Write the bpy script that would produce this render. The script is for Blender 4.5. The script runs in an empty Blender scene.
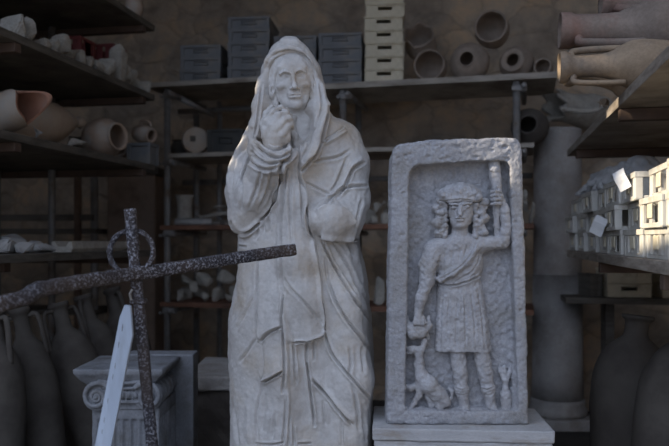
import bpy, bmesh, math, random
import numpy as np
from mathutils import Vector, Matrix, Euler

random.seed(7)
SC = bpy.context.scene
COL = SC.collection
F_PX = 750.0; CX = 334.5; CY = 240.0; H = 1.35      # focal length in pixels, horizon row, camera height
PI = math.pi

def P(px, py, D):
    """point of the place seen at a pixel of the photograph, at distance D along the floor"""
    return Vector(((px - CX) / F_PX * D, D, H + (CY - py) / F_PX * D))

# ------------------------------------------------------------------ object helpers
def tag(o, label=None, cat=None, group=None, kind=None):
    if label: o['label'] = label
    if cat: o['category'] = cat
    if group: o['group'] = group
    if kind: o['kind'] = kind
    return o

def empty(name, loc, label, cat, group=None, rot=(0, 0, 0)):
    o = bpy.data.objects.new(name, None)
    o.empty_display_size = 0.05
    o.location = loc; o.rotation_euler = rot
    COL.objects.link(o)
    return tag(o, label, cat, group)

def link_mesh(name, me, mat, parent=None, loc=(0, 0, 0), smooth=False):
    o = bpy.data.objects.new(name, me)
    COL.objects.link(o)
    if mat and not me.materials: me.materials.append(mat)
    o.location = loc
    if parent: o.parent = parent
    if smooth: me.polygons.foreach_set('use_smooth', [True] * len(me.polygons))
    return o

def from_bm(name, bm, mat, parent=None, loc=(0, 0, 0), smooth=False):
    me = bpy.data.meshes.new(name)
    bmesh.ops.recalc_face_normals(bm, faces=bm.faces)
    bm.to_mesh(me); bm.free()
    return link_mesh(name, me, mat, parent, loc, smooth)

def dup(o, parent=None):
    c = o.copy(); COL.objects.link(c)
    if parent: c.parent = parent
    for ch in list(o.children): dup(ch, c)
    return c

def structure(o):
    o['kind'] = 'structure'; return o

# ------------------------------------------------------------------ bmesh shapes
def bm_box(bm, lo, hi, bev=0.0, M=None):
    r = bmesh.ops.create_cube(bm, size=1.0)
    vs = r['verts']
    lo = Vector(lo); hi = Vector(hi); c = (lo + hi) / 2; s = hi - lo
    for v in vs: v.co = Vector((v.co.x * s.x, v.co.y * s.y, v.co.z * s.z)) + c
    if bev > 0:
        es = list({e for v in vs for e in v.link_edges})
        g = bmesh.ops.bevel(bm, geom=es, offset=bev, segments=2, affect='EDGES', profile=0.5)
        vs = list({v for f in g['faces'] for v in f.verts} | {v for v in vs if v.is_valid})
    if M is not None:
        for v in vs: v.co = M @ v.co
    return vs

def bm_tube(bm, pts, radii, seg=10, cap=True, closed=False, flat=1.0):
    """tube along a polyline, radius per point"""
    pts = [Vector(p) for p in pts]; n = len(pts)
    if not hasattr(radii, '__len__'): radii = [radii] * n
    rings = []; up = None
    for i in range(n):
        if closed: t = pts[(i + 1) % n] - pts[i - 1]
        elif i == 0: t = pts[1] - pts[0]
        elif i == n - 1: t = pts[-1] - pts[-2]
        else: t = pts[i + 1] - pts[i - 1]
        t.normalize()
        if up is None:
            up = t.orthogonal().normalized()
        else:
            up = (up - t * up.dot(t)).normalized()
        b = t.cross(up)
        rings.append([bm.verts.new(pts[i] + (up * math.cos(2 * PI * k / seg) + b * flat * math.sin(2 * PI * k / seg)) * radii[i]) for k in range(seg)])
    m = n if closed else n - 1
    for i in range(m):
        a = rings[i]; b2 = rings[(i + 1) % n]
        for k in range(seg):
            bm.faces.new((a[k], a[(k + 1) % seg], b2[(k + 1) % seg], b2[k]))
    if cap and not closed:
        bm.faces.new(rings[0][::-1]); bm.faces.new(rings[-1])
    return rings

def bm_lathe(bm, prof, seg=32, M=None, a0=0.0, a1=2 * PI, jag=None):
    """revolve (r, z) profile; jag(theta, i) may offset z"""
    full = abs(a1 - a0 - 2 * PI) < 1e-6
    n = seg if full else seg + 1
    rings = []
    for i, (r, z) in enumerate(prof):
        ring = []
        if r < 1e-6:
            v = bm.verts.new((0, 0, z)); ring = [v] * n
        else:
            for k in range(n):
                th = a0 + (a1 - a0) * k / seg
                zz = z + (jag(th, i) if jag else 0)
                ring.append(bm.verts.new((r * math.cos(th), r * math.sin(th), zz)))
        rings.append(ring)
    m = seg
    for i in range(len(prof) - 1):
        for k in range(m):
            k2 = (k + 1) % n
            q = [rings[i][k], rings[i][k2], rings[i + 1][k2], rings[i + 1][k]]
            q2 = []
            for v in q:
                if v not in q2: q2.append(v)
            if len(q2) >= 3:
                try: bm.faces.new(q2)
                except ValueError: pass
    if M is not None:
        for ring in rings:
            for v in set(ring): v.co = M @ v.co
    return rings

def catmull(pts, k=6):
    pts = [tuple(p) for p in pts]
    out = []
    n = len(pts)
    for i in range(n - 1):
        p0 = np.array(pts[max(i - 1, 0)], float); p1 = np.array(pts[i], float)
        p2 = np.array(pts[i + 1], float); p3 = np.array(pts[min(i + 2, n - 1)], float)
        for j in range(k):
            t = j / k
            out.append(0.5 * (2 * p1 + (p2 - p0) * t + (2 * p0 - 5 * p1 + 4 * p2 - p3) * t * t + (3 * p1 - p0 - 3 * p2 + p3) * t ** 3))
    out.append(np.array(pts[-1], float))
    return [tuple(float(c) for c in p) for p in out]

def axis_matrix(d, roll=0.0):
    """rotation taking local +Z to direction d"""
    q = Vector(d).normalized().to_track_quat('Z', 'Y')
    return q.to_matrix().to_4x4() @ Matrix.Rotation(roll, 4, 'Z')

# ------------------------------------------------------------------ implicit sculpting
def smin(a, b, k):
    if k <= 0: return np.minimum(a, b)
    h = np.maximum(k - np.abs(a - b), 0) / k
    return np.minimum(a, b) - h * h * k * 0.25

class Vol:
    def __init__(s, lo, hi, h):
        s.lo = np.array(lo, np.float32); s.h = h
        n = [int(math.ceil((hi[i] - lo[i]) / h)) + 1 for i in range(3)]
        s.ax = [(lo[i] + h * np.arange(n[i])).astype(np.float32) for i in range(3)]
        s.F = np.full(n, 0.2, np.float32)
    def sl(s, bb):
        sl = []
        for i in range(3):
            a = int(np.searchsorted(s.ax[i], bb[0][i])); b = int(np.searchsorted(s.ax[i], bb[1][i]))
            sl.append(slice(max(a - 1, 0), min(b + 1, len(s.ax[i]))))
        return tuple(sl)
    def grid(s, sl):
        return (s.ax[0][sl[0]][:, None, None], s.ax[1][sl[1]][None, :, None], s.ax[2][sl[2]][None, None, :])
    def op(s, fn, bb, k, mode='add'):
        sl = s.sl(bb)
        if any(q.stop <= q.start for q in sl): return s
        d = fn(*s.grid(sl))
        if mode == 'add': s.F[sl] = smin(s.F[sl], d, k)
        elif mode == 'sub': s.F[sl] = -smin(-s.F[sl], d, k)
        elif mode == 'and': s.F[sl] = -smin(-s.F[sl], -d, k)
        return s
    def cap(s, a, b, ra, rb=None, k=0.01, mode='add'):
        if rb is None: rb = ra
        a = np.array(a, float); b = np.array(b, float); ba = b - a; L = float(ba @ ba) + 1e-12
        R = max(ra, rb) + k * 1.2 + 0.012
        bb = (np.minimum(a, b) - R, np.maximum(a, b) + R)
        def fn(x, y, z):
            t = np.clip(((x - a[0]) * ba[0] + (y - a[1]) * ba[1] + (z - a[2]) * ba[2]) / L, 0, 1)
            return np.sqrt((x - a[0] - t * ba[0]) ** 2 + (y - a[1] - t * ba[1]) ** 2 + (z - a[2] - t * ba[2]) ** 2) - (ra + (rb - ra) * t)
        return s.op(fn, bb, k, mode)
    def chain(s, pts, rs, k=0.01, mode='add'):
        if not hasattr(rs, '__len__'): rs = [rs] * len(pts)
        for i in range(len(pts) - 1): s.cap(pts[i], pts[i + 1], rs[i], rs[i + 1], k, mode)
        return s
    def ell(s, c, r, k=0.01, mode='add', R=None):
        c = np.array(c, float); r = np.array(r, float)
        m = (max(r) if R is not None else r) + k * 1.2 + 0.012
        bb = (c - m, c + m)
        def fn(x, y, z):
            dx, dy, dz = x - c[0], y - c[1], z - c[2]
            if R is not None:
                dx, dy, dz = (R[0][0] * dx + R[1][0] * dy + R[2][0] * dz, R[0][1] * dx + R[1][1] * dy + R[2][1] * dz, R[0][2] * dx + R[1][2] * dy + R[2][2] * dz)
            k0 = np.sqrt((dx / r[0]) ** 2 + (dy / r[1]) ** 2 + (dz / r[2]) ** 2)
            k1 = np.sqrt((dx / r[0] ** 2) ** 2 + (dy / r[1] ** 2) ** 2 + (dz / r[2] ** 2) ** 2) + 1e-9
            return k0 * (k0 - 1) / k1
        return s.op(fn, bb, k, mode)
    def mesh(s):
        F = s.F; h = s.h; nx, ny, nz = F.shape
        F[0] = F[-1] = 0.1; F[:, 0] = F[:, -1] = 0.1; F[:, :, 0] = F[:, :, -1] = 0.1
        S = F < 0
        cnt = np.zeros((nx - 1, ny - 1, nz - 1), np.int8)
        for i in (0, 1):
            for j in (0, 1):
                for k in (0, 1):
                    cnt += S[i:nx - 1 + i, j:ny - 1 + j, k:nz - 1 + k]
        act = (cnt > 0) & (cnt < 8)
        I = np.argwhere(act)
        idx = np.full(act.shape, -1, np.int32); idx[act] = np.arange(len(I))
        acc = np.zeros((len(I), 3)); num = np.zeros(len(I))
        for axis in range(3):
            o1, o2 = [q for q in range(3) if q != axis]
            for b1 in (0, 1):
                for b2 in (0, 1):
                    o = np.zeros(3, int); o[o1] = b1; o[o2] = b2
                    A = I + o; B = A.copy(); B[:, axis] += 1
                    fa = F[A[:, 0], A[:, 1], A[:, 2]].astype(float); fb = F[B[:, 0], B[:, 1], B[:, 2]].astype(float)
                    m = (fa < 0) != (fb < 0)
                    t = np.where(m, fa / np.where(m, fa - fb, 1), 0)
                    pt = A.astype(float); pt[:, axis] += t
                    acc[m] += pt[m]; num[m] += 1
        V = acc / num[:, None] * h + s.lo
        quads = []
        for axis in range(3):
            o1, o2 = (axis + 1) % 3, (axis + 2) % 3
            sa = [slice(None)] * 3; sb = [slice(None)] * 3
            sa[axis] = slice(0, -1); sb[axis] = slice(1, None)
            ch = S[tuple(sa)] != S[tuple(sb)]
            E = np.argwhere(ch)
            E = E[(E[:, o1] > 0) & (E[:, o2] > 0) & (E[:, o1] < F.shape[o1] - 1) & (E[:, o2] < F.shape[o2] - 1)]
            ins = S[E[:, 0], E[:, 1], E[:, 2]]
            def cell(d1, d2):
                C = E.copy(); C[:, o1] -= d1; C[:, o2] -= d2
                return idx[C[:, 0], C[:, 1], C[:, 2]]
            q = np.stack([cell(1, 1), cell(0, 1), cell(0, 0), cell(1, 0)], 1)
            q[~ins] = q[~ins][:, ::-1]
            quads.append(q)
        return V, np.concatenate(quads)

def np_mesh(name, V, Q):
    me = bpy.data.meshes.new(name)
    n = len(V); m = len(Q)
    me.vertices.add(n); me.vertices.foreach_set('co', np.ascontiguousarray(V, np.float32).ravel())
    me.loops.add(4 * m); me.loops.foreach_set('vertex_index', np.ascontiguousarray(Q, np.int32).ravel())
    me.polygons.add(m); me.polygons.foreach_set('loop_start', np.arange(0, 4 * m, 4, dtype=np.int32))
    me.update(calc_edges=True); me.validate()
    me.polygons.foreach_set('use_smooth', [True] * m)
    return me

def normals(V, Q):
    a = V[Q[:, 2]] - V[Q[:, 0]]; b = V[Q[:, 3]] - V[Q[:, 1]]
    fn = np.cross(a, b)
    N = np.zeros_like(V)
    for i in range(4): np.add.at(N, Q[:, i], fn)
    return N / (np.linalg.norm(N, axis=1)[:, None] + 1e-12)

def vnoise(Pn, seed=0):
    """smooth value noise on (n,3) points"""
    i = np.floor(Pn).astype(np.int64); f = Pn - i; u = f * f * (3 - 2 * f)
    def hsh(a, b, c):
        n = (a * 374761393 + b * 668265263 + c * 2147483647 + seed * 1274126177) & 0x7fffffff
        n = ((n ^ (n >> 13)) * 1274126177) & 0x7fffffff
        return ((n ^ (n >> 16)) & 0xffff) / 65535.0 * 2 - 1
    r = 0
    for dx in (0, 1):
        for dy in (0, 1):
            for dz in (0, 1):
                w = (u[:, 0] if dx else 1 - u[:, 0]) * (u[:, 1] if dy else 1 - u[:, 1]) * (u[:, 2] if dz else 1 - u[:, 2])
                r = r + w * hsh(i[:, 0] + dx, i[:, 1] + dy, i[:, 2] + dz)
    return r

class Carve:
    """map of chiselled lines drawn over the front of a sculpture (front-view sheet, in photo pixels)"""
    def __init__(s, x0, y0, x1, y1, res=2):
        s.x0, s.y0, s.res = x0, y0, res
        w = int((x1 - x0) * res); h = int((y1 - y0) * res)
        s.X, s.Y = np.meshgrid(x0 + np.arange(w) / res, y0 + np.arange(h) / res)
        s.Mp = np.zeros((h, w))
    def dist(s, pts):
        best = np.full(s.X.shape, 1e9); sign = np.ones(s.X.shape); par = np.zeros(s.X.shape)
        L = [0]
        for a, b in zip(pts[:-1], pts[1:]): L.append(L[-1] + math.hypot(b[0] - a[0], b[1] - a[1]))
        for i, (a, b) in enumerate(zip(pts[:-1], pts[1:])):
            bx, by = b[0] - a[0], b[1] - a[1]; l2 = bx * bx + by * by + 1e-9
            t = np.clip(((s.X - a[0]) * bx + (s.Y - a[1]) * by) / l2, 0, 1)
            dx = s.X - a[0] - t * bx; dy = s.Y - a[1] - t * by
            d = np.hypot(dx, dy); m = d < best
            best[m] = d[m]; sign[m] = np.sign(bx * dy - by * dx + 1e-9)[m]; par[m] = ((L[i] + t * math.sqrt(l2)) / L[-1])[m]
        return best, sign, par
    def groove(s, amp, sig, pts, taper=0.15, lip=0.45):
        d, sg, t = s.dist(catmull(pts, 4))
        sig = sig * .75; w = np.clip(np.minimum(t, 1 - t) / max(taper, 1e-3), 0, 1); w = 0.25 + 0.75 * w
        s.Mp += -amp * w * np.exp(-(d / sig) ** 2) + lip * amp * w * np.exp(-((d - 2.4 * sig) / (1.5 * sig)) ** 2)
    def ridge(s, amp, sig, pts, taper=0.2):
        d, sg, t = s.dist(catmull(pts, 4))
        w = np.clip(np.minimum(t, 1 - t) / max(taper, 1e-3), 0, 1)
        s.Mp += amp * w * np.exp(-(d / sig) ** 2)
    def step(s, amp, fall, pts, side=1, edge=0.8):
        """layer of cloth that stands proud on one side of the line (side +1 = right hand of travel in image)"""
        d, sg, t = s.dist(catmull(pts, 4)); sd = d * sg * side
        w = np.clip(np.minimum(t, 1 - t) / 0.08, 0, 1)
        s.Mp += amp * w * np.where(sd > 0, np.exp(-sd / fall) * np.clip(sd / edge, 0, 1), 0) - 0.5 * amp * w * np.where(sd <= 0, np.exp(-(sd / 1.6) ** 2), 0)
    def sample(s, px, py):
        u = np.clip((px - s.x0) * s.res, 0, s.Mp.shape[1] - 1.001); v = np.clip((py - s.y0) * s.res, 0, s.Mp.shape[0] - 1.001)
        i = u.astype(int); j = v.astype(int); fu = u - i; fv = v - j; M = s.Mp
        return M[j, i] * (1 - fu) * (1 - fv) + M[j, i + 1] * fu * (1 - fv) + M[j + 1, i] * (1 - fu) * fv + M[j + 1, i + 1] * fu * fv

def to_px(V):
    return CX + F_PX * V[:, 0] / V[:, 1], CY - F_PX * (V[:, 2] - H) / V[:, 1]
EXPO = 0.0; SKY = 1.0; SUN = 8.0
# ------------------------------------------------------------------ procedural materials
def node_mat(name):
    m = bpy.data.materials.new(name); m.use_nodes = True
    nt = m.node_tree
    b = nt.nodes['Principled BSDF']
    return m, nt, b

def N(nt, typ, **kw):
    n = nt.nodes.new(typ)
    for k, v in kw.items():
        if k in n.inputs: n.inputs[k].default_value = v
        else: setattr(n, k, v)
    return n

def ramp(nt, src, stops):
    r = nt.nodes.new('ShaderNodeValToRGB')
    e = r.color_ramp.elements
    while len(e) < len(stops): e.new(0.5)
    for i, (p, c) in enumerate(stops):
        e[i].position = p; e[i].color = (*c, 1) if len(c) == 3 else c
    nt.links.new(src, r.inputs[0]); return r.outputs[0]

def surf(name, c1, c2, scale=6, rough=0.85, bump=0.3, bscale=60, c3=None, s3=2.0, detail=5, lo=0.35, hi=0.65, dist=0.004, stretch=None, spec=0.25, metal=0.0, grain=0.0, gscale=160.0):
    """two (or three) tone mottled surface with a fine bump, in object space"""
    m, nt, b = node_mat(name)
    tc = N(nt, 'ShaderNodeTexCoord'); co = tc.outputs['Object']
    if stretch:
        mp = N(nt, 'ShaderNodeMapping'); mp.inputs['Scale'].default_value = stretch
        nt.links.new(co, mp.inputs[0]); co = mp.outputs[0]
    n1 = N(nt, 'ShaderNodeTexNoise', Scale=scale, Detail=detail, Roughness=0.6); nt.links.new(co, n1.inputs['Vector'])
    col = ramp(nt, n1.outputs[0], [(lo, c1), (hi, c2)])
    if c3:
        n3 = N(nt, 'ShaderNodeTexNoise', Scale=s3, Detail=6.0, Roughness=0.65); nt.links.new(co, n3.inputs['Vector'])
        f = ramp(nt, n3.outputs[0], [(0.5, (0, 0, 0)), (0.68, (1, 1, 1))])
        mx = N(nt, 'ShaderNodeMix', data_type='RGBA'); nt.links.new(f, mx.inputs[0]); nt.links.new(col, mx.inputs[6]); mx.inputs[7].default_value = (*c3, 1)
        col = mx.outputs[2]
    if grain:
        ng = N(nt, 'ShaderNodeTexNoise', Scale=gscale, Detail=2.0, Roughness=0.7); nt.links.new(co, ng.inputs['Vector'])
        gf = ramp(nt, ng.outputs[0], [(0.30, (1 - grain,) * 3), (0.70, (1 + grain,) * 3)])
        mg = N(nt, 'ShaderNodeMix', data_type='RGBA', blend_type='MULTIPLY'); mg.inputs[0].default_value = 1.0
        nt.links.new(col, mg.inputs[6]); nt.links.new(gf, mg.inputs[7]); col = mg.outputs[2]
    nt.links.new(col, b.inputs['Base Color'])
    b.inputs['Roughness'].default_value = rough; b.inputs['Specular IOR Level'].default_value = spec; b.inputs['Metallic'].default_value = metal
    if bump > 0:
        nb = N(nt, 'ShaderNodeTexNoise', Scale=bscale, Detail=4.0, Roughness=0.65); nt.links.new(co, nb.inputs['Vector'])
        bp = N(nt, 'ShaderNodeBump', Strength=bump, Distance=dist); nt.links.new(nb.outputs[0], bp.inputs['Height']); nt.links.new(bp.outputs[0], b.inputs['Normal'])
    return m

M = {}
M['marble'] = surf('old_marble', (0.4650, 0.4417, 0.4189), (0.5766, 0.5580, 0.5386), 9, 0.7, 0.5, 80, c3=(0.4371, 0.3813, 0.3176), s3=4.5, dist=0.003, grain=0.07, gscale=70.0)
M['flesh_marble'] = surf('face_marble', (0.4750, 0.4512, 0.4279), (0.5985, 0.5795, 0.5549), 14, 0.65, 0.2, 120, c3=(0.4370, 0.3800, 0.3198), s3=9, dist=0.002, grain=0.05, gscale=80.0)
M['tuff'] = surf('pitted_grey_stone', (0.3077, 0.3066, 0.3213), (0.3909, 0.3906, 0.4070), 14, 0.92, 1.0, 70, c3=(0.2744, 0.2646, 0.2570), s3=7, dist=0.006, grain=0.13, gscale=110.0)
M['tuff_fine'] = surf('worn_grey_stone', (0.3406, 0.3354, 0.3465), (0.4257, 0.4214, 0.4342), 18, 0.92, 0.9, 85, c3=(0.3065, 0.2924, 0.2807), s3=11, dist=0.004, grain=0.11, gscale=120.0)
M['plaster'] = surf('whitewashed_block', (0.3956, 0.3913, 0.3956), (0.4730, 0.4687, 0.4687), 7, 0.9, 0.3, 60, c3=(0.3268, 0.2924, 0.2580), s3=8, stretch=(1, 1, 3), grain=0.08, gscale=90.0)
M['capital'] = surf('dark_grey_marble', (0.1800, 0.1845, 0.1980), (0.2610, 0.2655, 0.2790), 10, 0.85, 0.4, 70, c3=(0.1440, 0.1395, 0.1350), s3=6, grain=0.12, gscale=110.0)
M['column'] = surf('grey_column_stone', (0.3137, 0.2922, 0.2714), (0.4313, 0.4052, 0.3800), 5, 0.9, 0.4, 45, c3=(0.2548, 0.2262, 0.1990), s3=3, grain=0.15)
M['iron'] = None
M['wood_pale'] = surf('pale_dusty_plank', (0.36, 0.32, 0.27), (0.50, 0.45, 0.385), 5, 0.85, 0.4, 30, c3=(0.24, 0.205, 0.17), s3=4, stretch=(1, 1, 6))
M['white_plastic'] = surf('off_white_plastic', (0.52, 0.50, 0.45), (0.65, 0.63, 0.57), 9, 0.55, 0.08, 40, c3=(0.42, 0.38, 0.30), s3=7, spec=0.4)
M['terra_brown'] = surf('sooty_brown_clay', (0.17, 0.135, 0.11), (0.25, 0.20, 0.165), 5, 0.85, 0.3, 50, c3=(0.24, 0.15, 0.12), s3=3.5, grain=.12, gscale=70.0)
M['terra_tan'] = surf('dusty_tan_clay', (0.23, 0.17, 0.115), (0.34, 0.255, 0.175), 6, 0.85, 0.3, 50, c3=(0.19, 0.155, 0.125), s3=4.5, grain=.12, gscale=70.0)
M['pier'] = surf('brown_stained_plaster', (0.23, 0.165, 0.125), (0.31, 0.235, 0.18), 3, 0.9, 0.3, 40, c3=(0.17, 0.12, 0.09), s3=3)
M['beam'] = surf('dark_brown_beam', (0.085, 0.058, 0.045), (0.13, 0.09, 0.07), 6, 0.85, 0.3, 30)
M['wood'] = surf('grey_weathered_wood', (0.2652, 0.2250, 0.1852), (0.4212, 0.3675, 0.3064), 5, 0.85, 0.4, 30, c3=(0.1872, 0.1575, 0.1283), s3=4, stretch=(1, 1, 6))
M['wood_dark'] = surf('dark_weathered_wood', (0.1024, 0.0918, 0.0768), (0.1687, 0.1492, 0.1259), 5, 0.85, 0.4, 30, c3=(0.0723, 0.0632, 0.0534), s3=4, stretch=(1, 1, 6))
M['wood_red'] = surf('reddish_brown_board', (0.1600, 0.0800, 0.0520), (0.2400, 0.1240, 0.0800), 6, 0.8, 0.3, 30, c3=(0.1040, 0.0600, 0.0440), s3=5)
M['wood_brown'] = surf('brown_timber', (0.15, 0.10, 0.075), (0.22, 0.15, 0.11), 6, 0.8, 0.3, 30, c3=(0.10, 0.07, 0.055), s3=5)
M['steel'] = surf('galvanised_tube', (0.2298, 0.2210, 0.2100), (0.3380, 0.3250, 0.3087), 18, 0.6, 0.1, 60, c3=(0.1893, 0.1430, 0.1111), s3=9, metal=0.3)
M['cream'] = surf('cream_plastic', (0.6273, 0.5565, 0.4064), (0.7571, 0.6878, 0.5198), 5, 0.55, 0.08, 40, c3=(0.4975, 0.4200, 0.2835), s3=6, spec=0.4)
M['cream_dirty'] = surf('dusty_cream_plastic', (0.4985, 0.4400, 0.3168), (0.6232, 0.5500, 0.4059), 5, 0.6, 0.08, 40, c3=(0.3739, 0.3135, 0.2079), s3=6, spec=0.4)
M['grey_plastic'] = surf('dark_grey_plastic', (0.1811, 0.1875, 0.1953), (0.2362, 0.2400, 0.2441), 5, 0.6, 0.05, 40, c3=(0.2678, 0.2475, 0.2162), s3=5)
M['blue_plastic'] = surf('dark_blue_plastic', (0.0443, 0.0473, 0.0480), (0.0759, 0.0735, 0.0660), 5, 0.5, 0.05, 40)
M['red_plastic'] = surf('dull_red_plastic', (0.25, 0.07, 0.07), (0.31, 0.10, 0.10), 5, 0.6, 0.05, 40)
M['terra'] = surf('buff_terracotta', (0.33, 0.235, 0.175), (0.45, 0.34, 0.26), 6, 0.85, 0.25, 50, c3=(0.40, 0.37, 0.33), s3=5)
M['terra_pale'] = surf('pale_clay', (0.4250, 0.3312, 0.2539), (0.5216, 0.4232, 0.3301), 6, 0.85, 0.25, 50, c3=(0.4250, 0.3864, 0.3386), s3=4)
M['terra_red'] = surf('red_terracotta', (0.3284, 0.1530, 0.0982), (0.4066, 0.2167, 0.1473), 6, 0.85, 0.25, 50, c3=(0.2972, 0.2040, 0.1607), s3=5)
M['terra_dusty'] = surf('dusty_brown_clay', (0.2970, 0.2362, 0.1890), (0.4050, 0.3307, 0.2700), 6, 0.88, 0.3, 50, c3=(0.2295, 0.1890, 0.1553), s3=5)
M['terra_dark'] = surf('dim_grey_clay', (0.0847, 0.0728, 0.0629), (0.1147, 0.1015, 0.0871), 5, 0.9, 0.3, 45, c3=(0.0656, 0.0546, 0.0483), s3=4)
M['rubble'] = surf('pale_stone_fragment', (0.3468, 0.3220, 0.2781), (0.4784, 0.4427, 0.3850), 9, 0.92, 0.5, 50, c3=(0.2870, 0.2530, 0.2139), s3=7, grain=0.2)
M['rubble_white'] = surf('white_marble_fragment', (0.3600, 0.3500, 0.3350), (0.4800, 0.4650, 0.4500), 9, 0.9, 0.4, 50, c3=(0.2800, 0.2600, 0.2400), s3=7)
M['cloth'] = surf('crumpled_grey_sheeting', (0.3750, 0.3750, 0.3750), (0.5400, 0.5325, 0.5250), 8, 0.7, 0.2, 40)
M['paper'] = surf('white_paper', (0.66, 0.66, 0.66), (0.76, 0.76, 0.75), 8, 0.8, 0.05, 40)
M['floor'] = surf('dark_earth_floor', (0.0450, 0.0408, 0.0360), (0.0720, 0.0660, 0.0600), 3, 0.95, 0.5, 30, c3=(0.0360, 0.0330, 0.0300), s3=2)
M['ceil'] = surf('dark_timber_roof', (0.07, 0.06, 0.05), (0.11, 0.095, 0.08), 3, 0.9, 0.3, 20)
M['outside'] = surf('pale_gravel', (0.1300, 0.1225, 0.1100), (0.1700, 0.1600, 0.1450), 5, 0.95, 0.4, 40)
M['slat'] = surf('pale_blue_painted_slat', (0.3777, 0.4346, 0.5237), (0.4500, 0.5084, 0.5912), 5, 0.7, 0.15, 50, c3=(0.3375, 0.3731, 0.4223), s3=6, stretch=(3, 3, 0.6))

def iron_mat():
    m, nt, b = node_mat('lichen_spotted_iron')
    tc = N(nt, 'ShaderNodeTexCoord'); co = tc.outputs['Object']
    n1 = N(nt, 'ShaderNodeTexNoise', Scale=150.0, Detail=4.0, Roughness=0.7); nt.links.new(co, n1.inputs['Vector'])
    sp = ramp(nt, n1.outputs[0], [(0.50, (0, 0, 0)), (0.62, (1, 1, 1))])
    n2 = N(nt, 'ShaderNodeTexNoise', Scale=9.0, Detail=3.0); nt.links.new(co, n2.inputs['Vector'])
    am = ramp(nt, n2.outputs[0], [(0.30, (0.25, 0.25, 0.25)), (0.62, (1, 1, 1))])
    mul = N(nt, 'ShaderNodeMath', operation='MULTIPLY'); nt.links.new(sp, mul.inputs[0]); nt.links.new(am, mul.inputs[1])
    n3 = N(nt, 'ShaderNodeTexNoise', Scale=5.0, Detail=4.0); nt.links.new(co, n3.inputs['Vector'])
    base = ramp(nt, n3.outputs[0], [(0.40, (0.034, 0.032, 0.037)), (0.70, (0.080, 0.060, 0.050))])
    mx = N(nt, 'ShaderNodeMix', data_type='RGBA'); nt.links.new(mul.outputs[0], mx.inputs[0]); nt.links.new(base, mx.inputs[6]); mx.inputs[7].default_value = (0.31, 0.31, 0.345, 1)
    nt.links.new(mx.outputs[2], b.inputs['Base Color'])
    b.inputs['Roughness'].default_value = 0.9; b.inputs['Specular IOR Level'].default_value = 0.2
    bp = N(nt, 'ShaderNodeBump', Strength=0.8, Distance=0.004); nt.links.new(n1.outputs[0], bp.inputs['Height']); nt.links.new(bp.outputs[0], b.inputs['Normal'])
    return m
M['iron'] = iron_mat()

def wall_mat():
    m, nt, b = node_mat('rough_ancient_masonry')
    tc = N(nt, 'ShaderNodeTexCoord')
    mp = N(nt, 'ShaderNodeMapping'); mp.inputs['Scale'].default_value = (1, 1, 1.5); nt.links.new(tc.outputs['Object'], mp.inputs[0])
    nz = N(nt, 'ShaderNodeTexNoise', Scale=3.0, Detail=4.0); nt.links.new(mp.outputs[0], nz.inputs['Vector'])
    mxv = N(nt, 'ShaderNodeMix', data_type='RGBA'); mxv.inputs[0].default_value = 0.28
    nt.links.new(mp.outputs[0], mxv.inputs[6]); nt.links.new(nz.outputs['Color'], mxv.inputs[7])
    v = N(nt, 'ShaderNodeTexVoronoi', Scale=4.2, feature='F1'); nt.links.new(mxv.outputs[2], v.inputs['Vector'])
    ve = N(nt, 'ShaderNodeTexVoronoi', Scale=4.2, feature='DISTANCE_TO_EDGE'); nt.links.new(mxv.outputs[2], ve.inputs['Vector'])
    n2 = N(nt, 'ShaderNodeTexNoise', Scale=2.2, Detail=7.0, Roughness=0.7); nt.links.new(tc.outputs['Object'], n2.inputs['Vector'])
    base = ramp(nt, n2.outputs[0], [(0.34, (0.31, 0.26, 0.21)), (0.5, (0.48, 0.40, 0.315)), (0.66, (0.68, 0.50, 0.33))])
    sep = N(nt, 'ShaderNodeSeparateColor'); nt.links.new(v.outputs['Color'], sep.inputs[0])
    st = ramp(nt, sep.outputs[0], [(0.0, (0.75, 0.73, 0.72)), (1.0, (1.15, 1.08, 1.0))])
    mul = N(nt, 'ShaderNodeMix', data_type='RGBA', blend_type='MULTIPLY'); mul.inputs[0].default_value = 0.7
    nt.links.new(base, mul.inputs[6]); nt.links.new(st, mul.inputs[7])
    ed = ramp(nt, ve.outputs[0], [(0.0, (0.35, 0.35, 0.35)), (0.07, (0, 0, 0))])
    mx = N(nt, 'ShaderNodeMix', data_type='RGBA'); nt.links.new(ed, mx.inputs[0]); nt.links.new(mul.outputs[2], mx.inputs[6]); mx.inputs[7].default_value = (0.24, 0.20, 0.16, 1)
    nt.links.new(mx.outputs[2], b.inputs['Base Color'])
    b.inputs['Roughness'].default_value = 0.95; b.inputs['Specular IOR Level'].default_value = 0.1
    hs = ramp(nt, ve.outputs[0], [(0.0, (0, 0, 0)), (0.2, (1, 1, 1))])
    ad = N(nt, 'ShaderNodeMath', operation='ADD'); nt.links.new(hs, ad.inputs[0]); nt.links.new(n2.outputs[0], ad.inputs[1])
    bp = N(nt, 'ShaderNodeBump', Strength=0.7, Distance=0.02); nt.links.new(ad.outputs[0], bp.inputs['Height']); nt.links.new(bp.outputs[0], b.inputs['Normal'])
    return m
M['wall'] = wall_mat()
# ------------------------------------------------------------------ camera, daylight, room
cam = bpy.data.cameras.new('camera'); co = bpy.data.objects.new('camera', cam); COL.objects.link(co)
cam.sensor_width = 36.0; cam.lens = F_PX * 36.0 / 669.0
co.location = (0, 0, H); co.rotation_euler = (PI / 2, 0, 0)
cam.shift_y = (CY - 223.0) / 669.0
cam.dof.use_dof = True; cam.dof.focus_distance = 2.62; cam.dof.aperture_fstop = 2.6
cam.clip_end = 100
SC.camera = co
SC.view_settings.view_transform = 'Standard'; SC.view_settings.look = 'None'
SC.view_settings.gamma = 1.0; SC.view_settings.use_curve_mapping = False
SC.view_settings.exposure = EXPO

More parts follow.
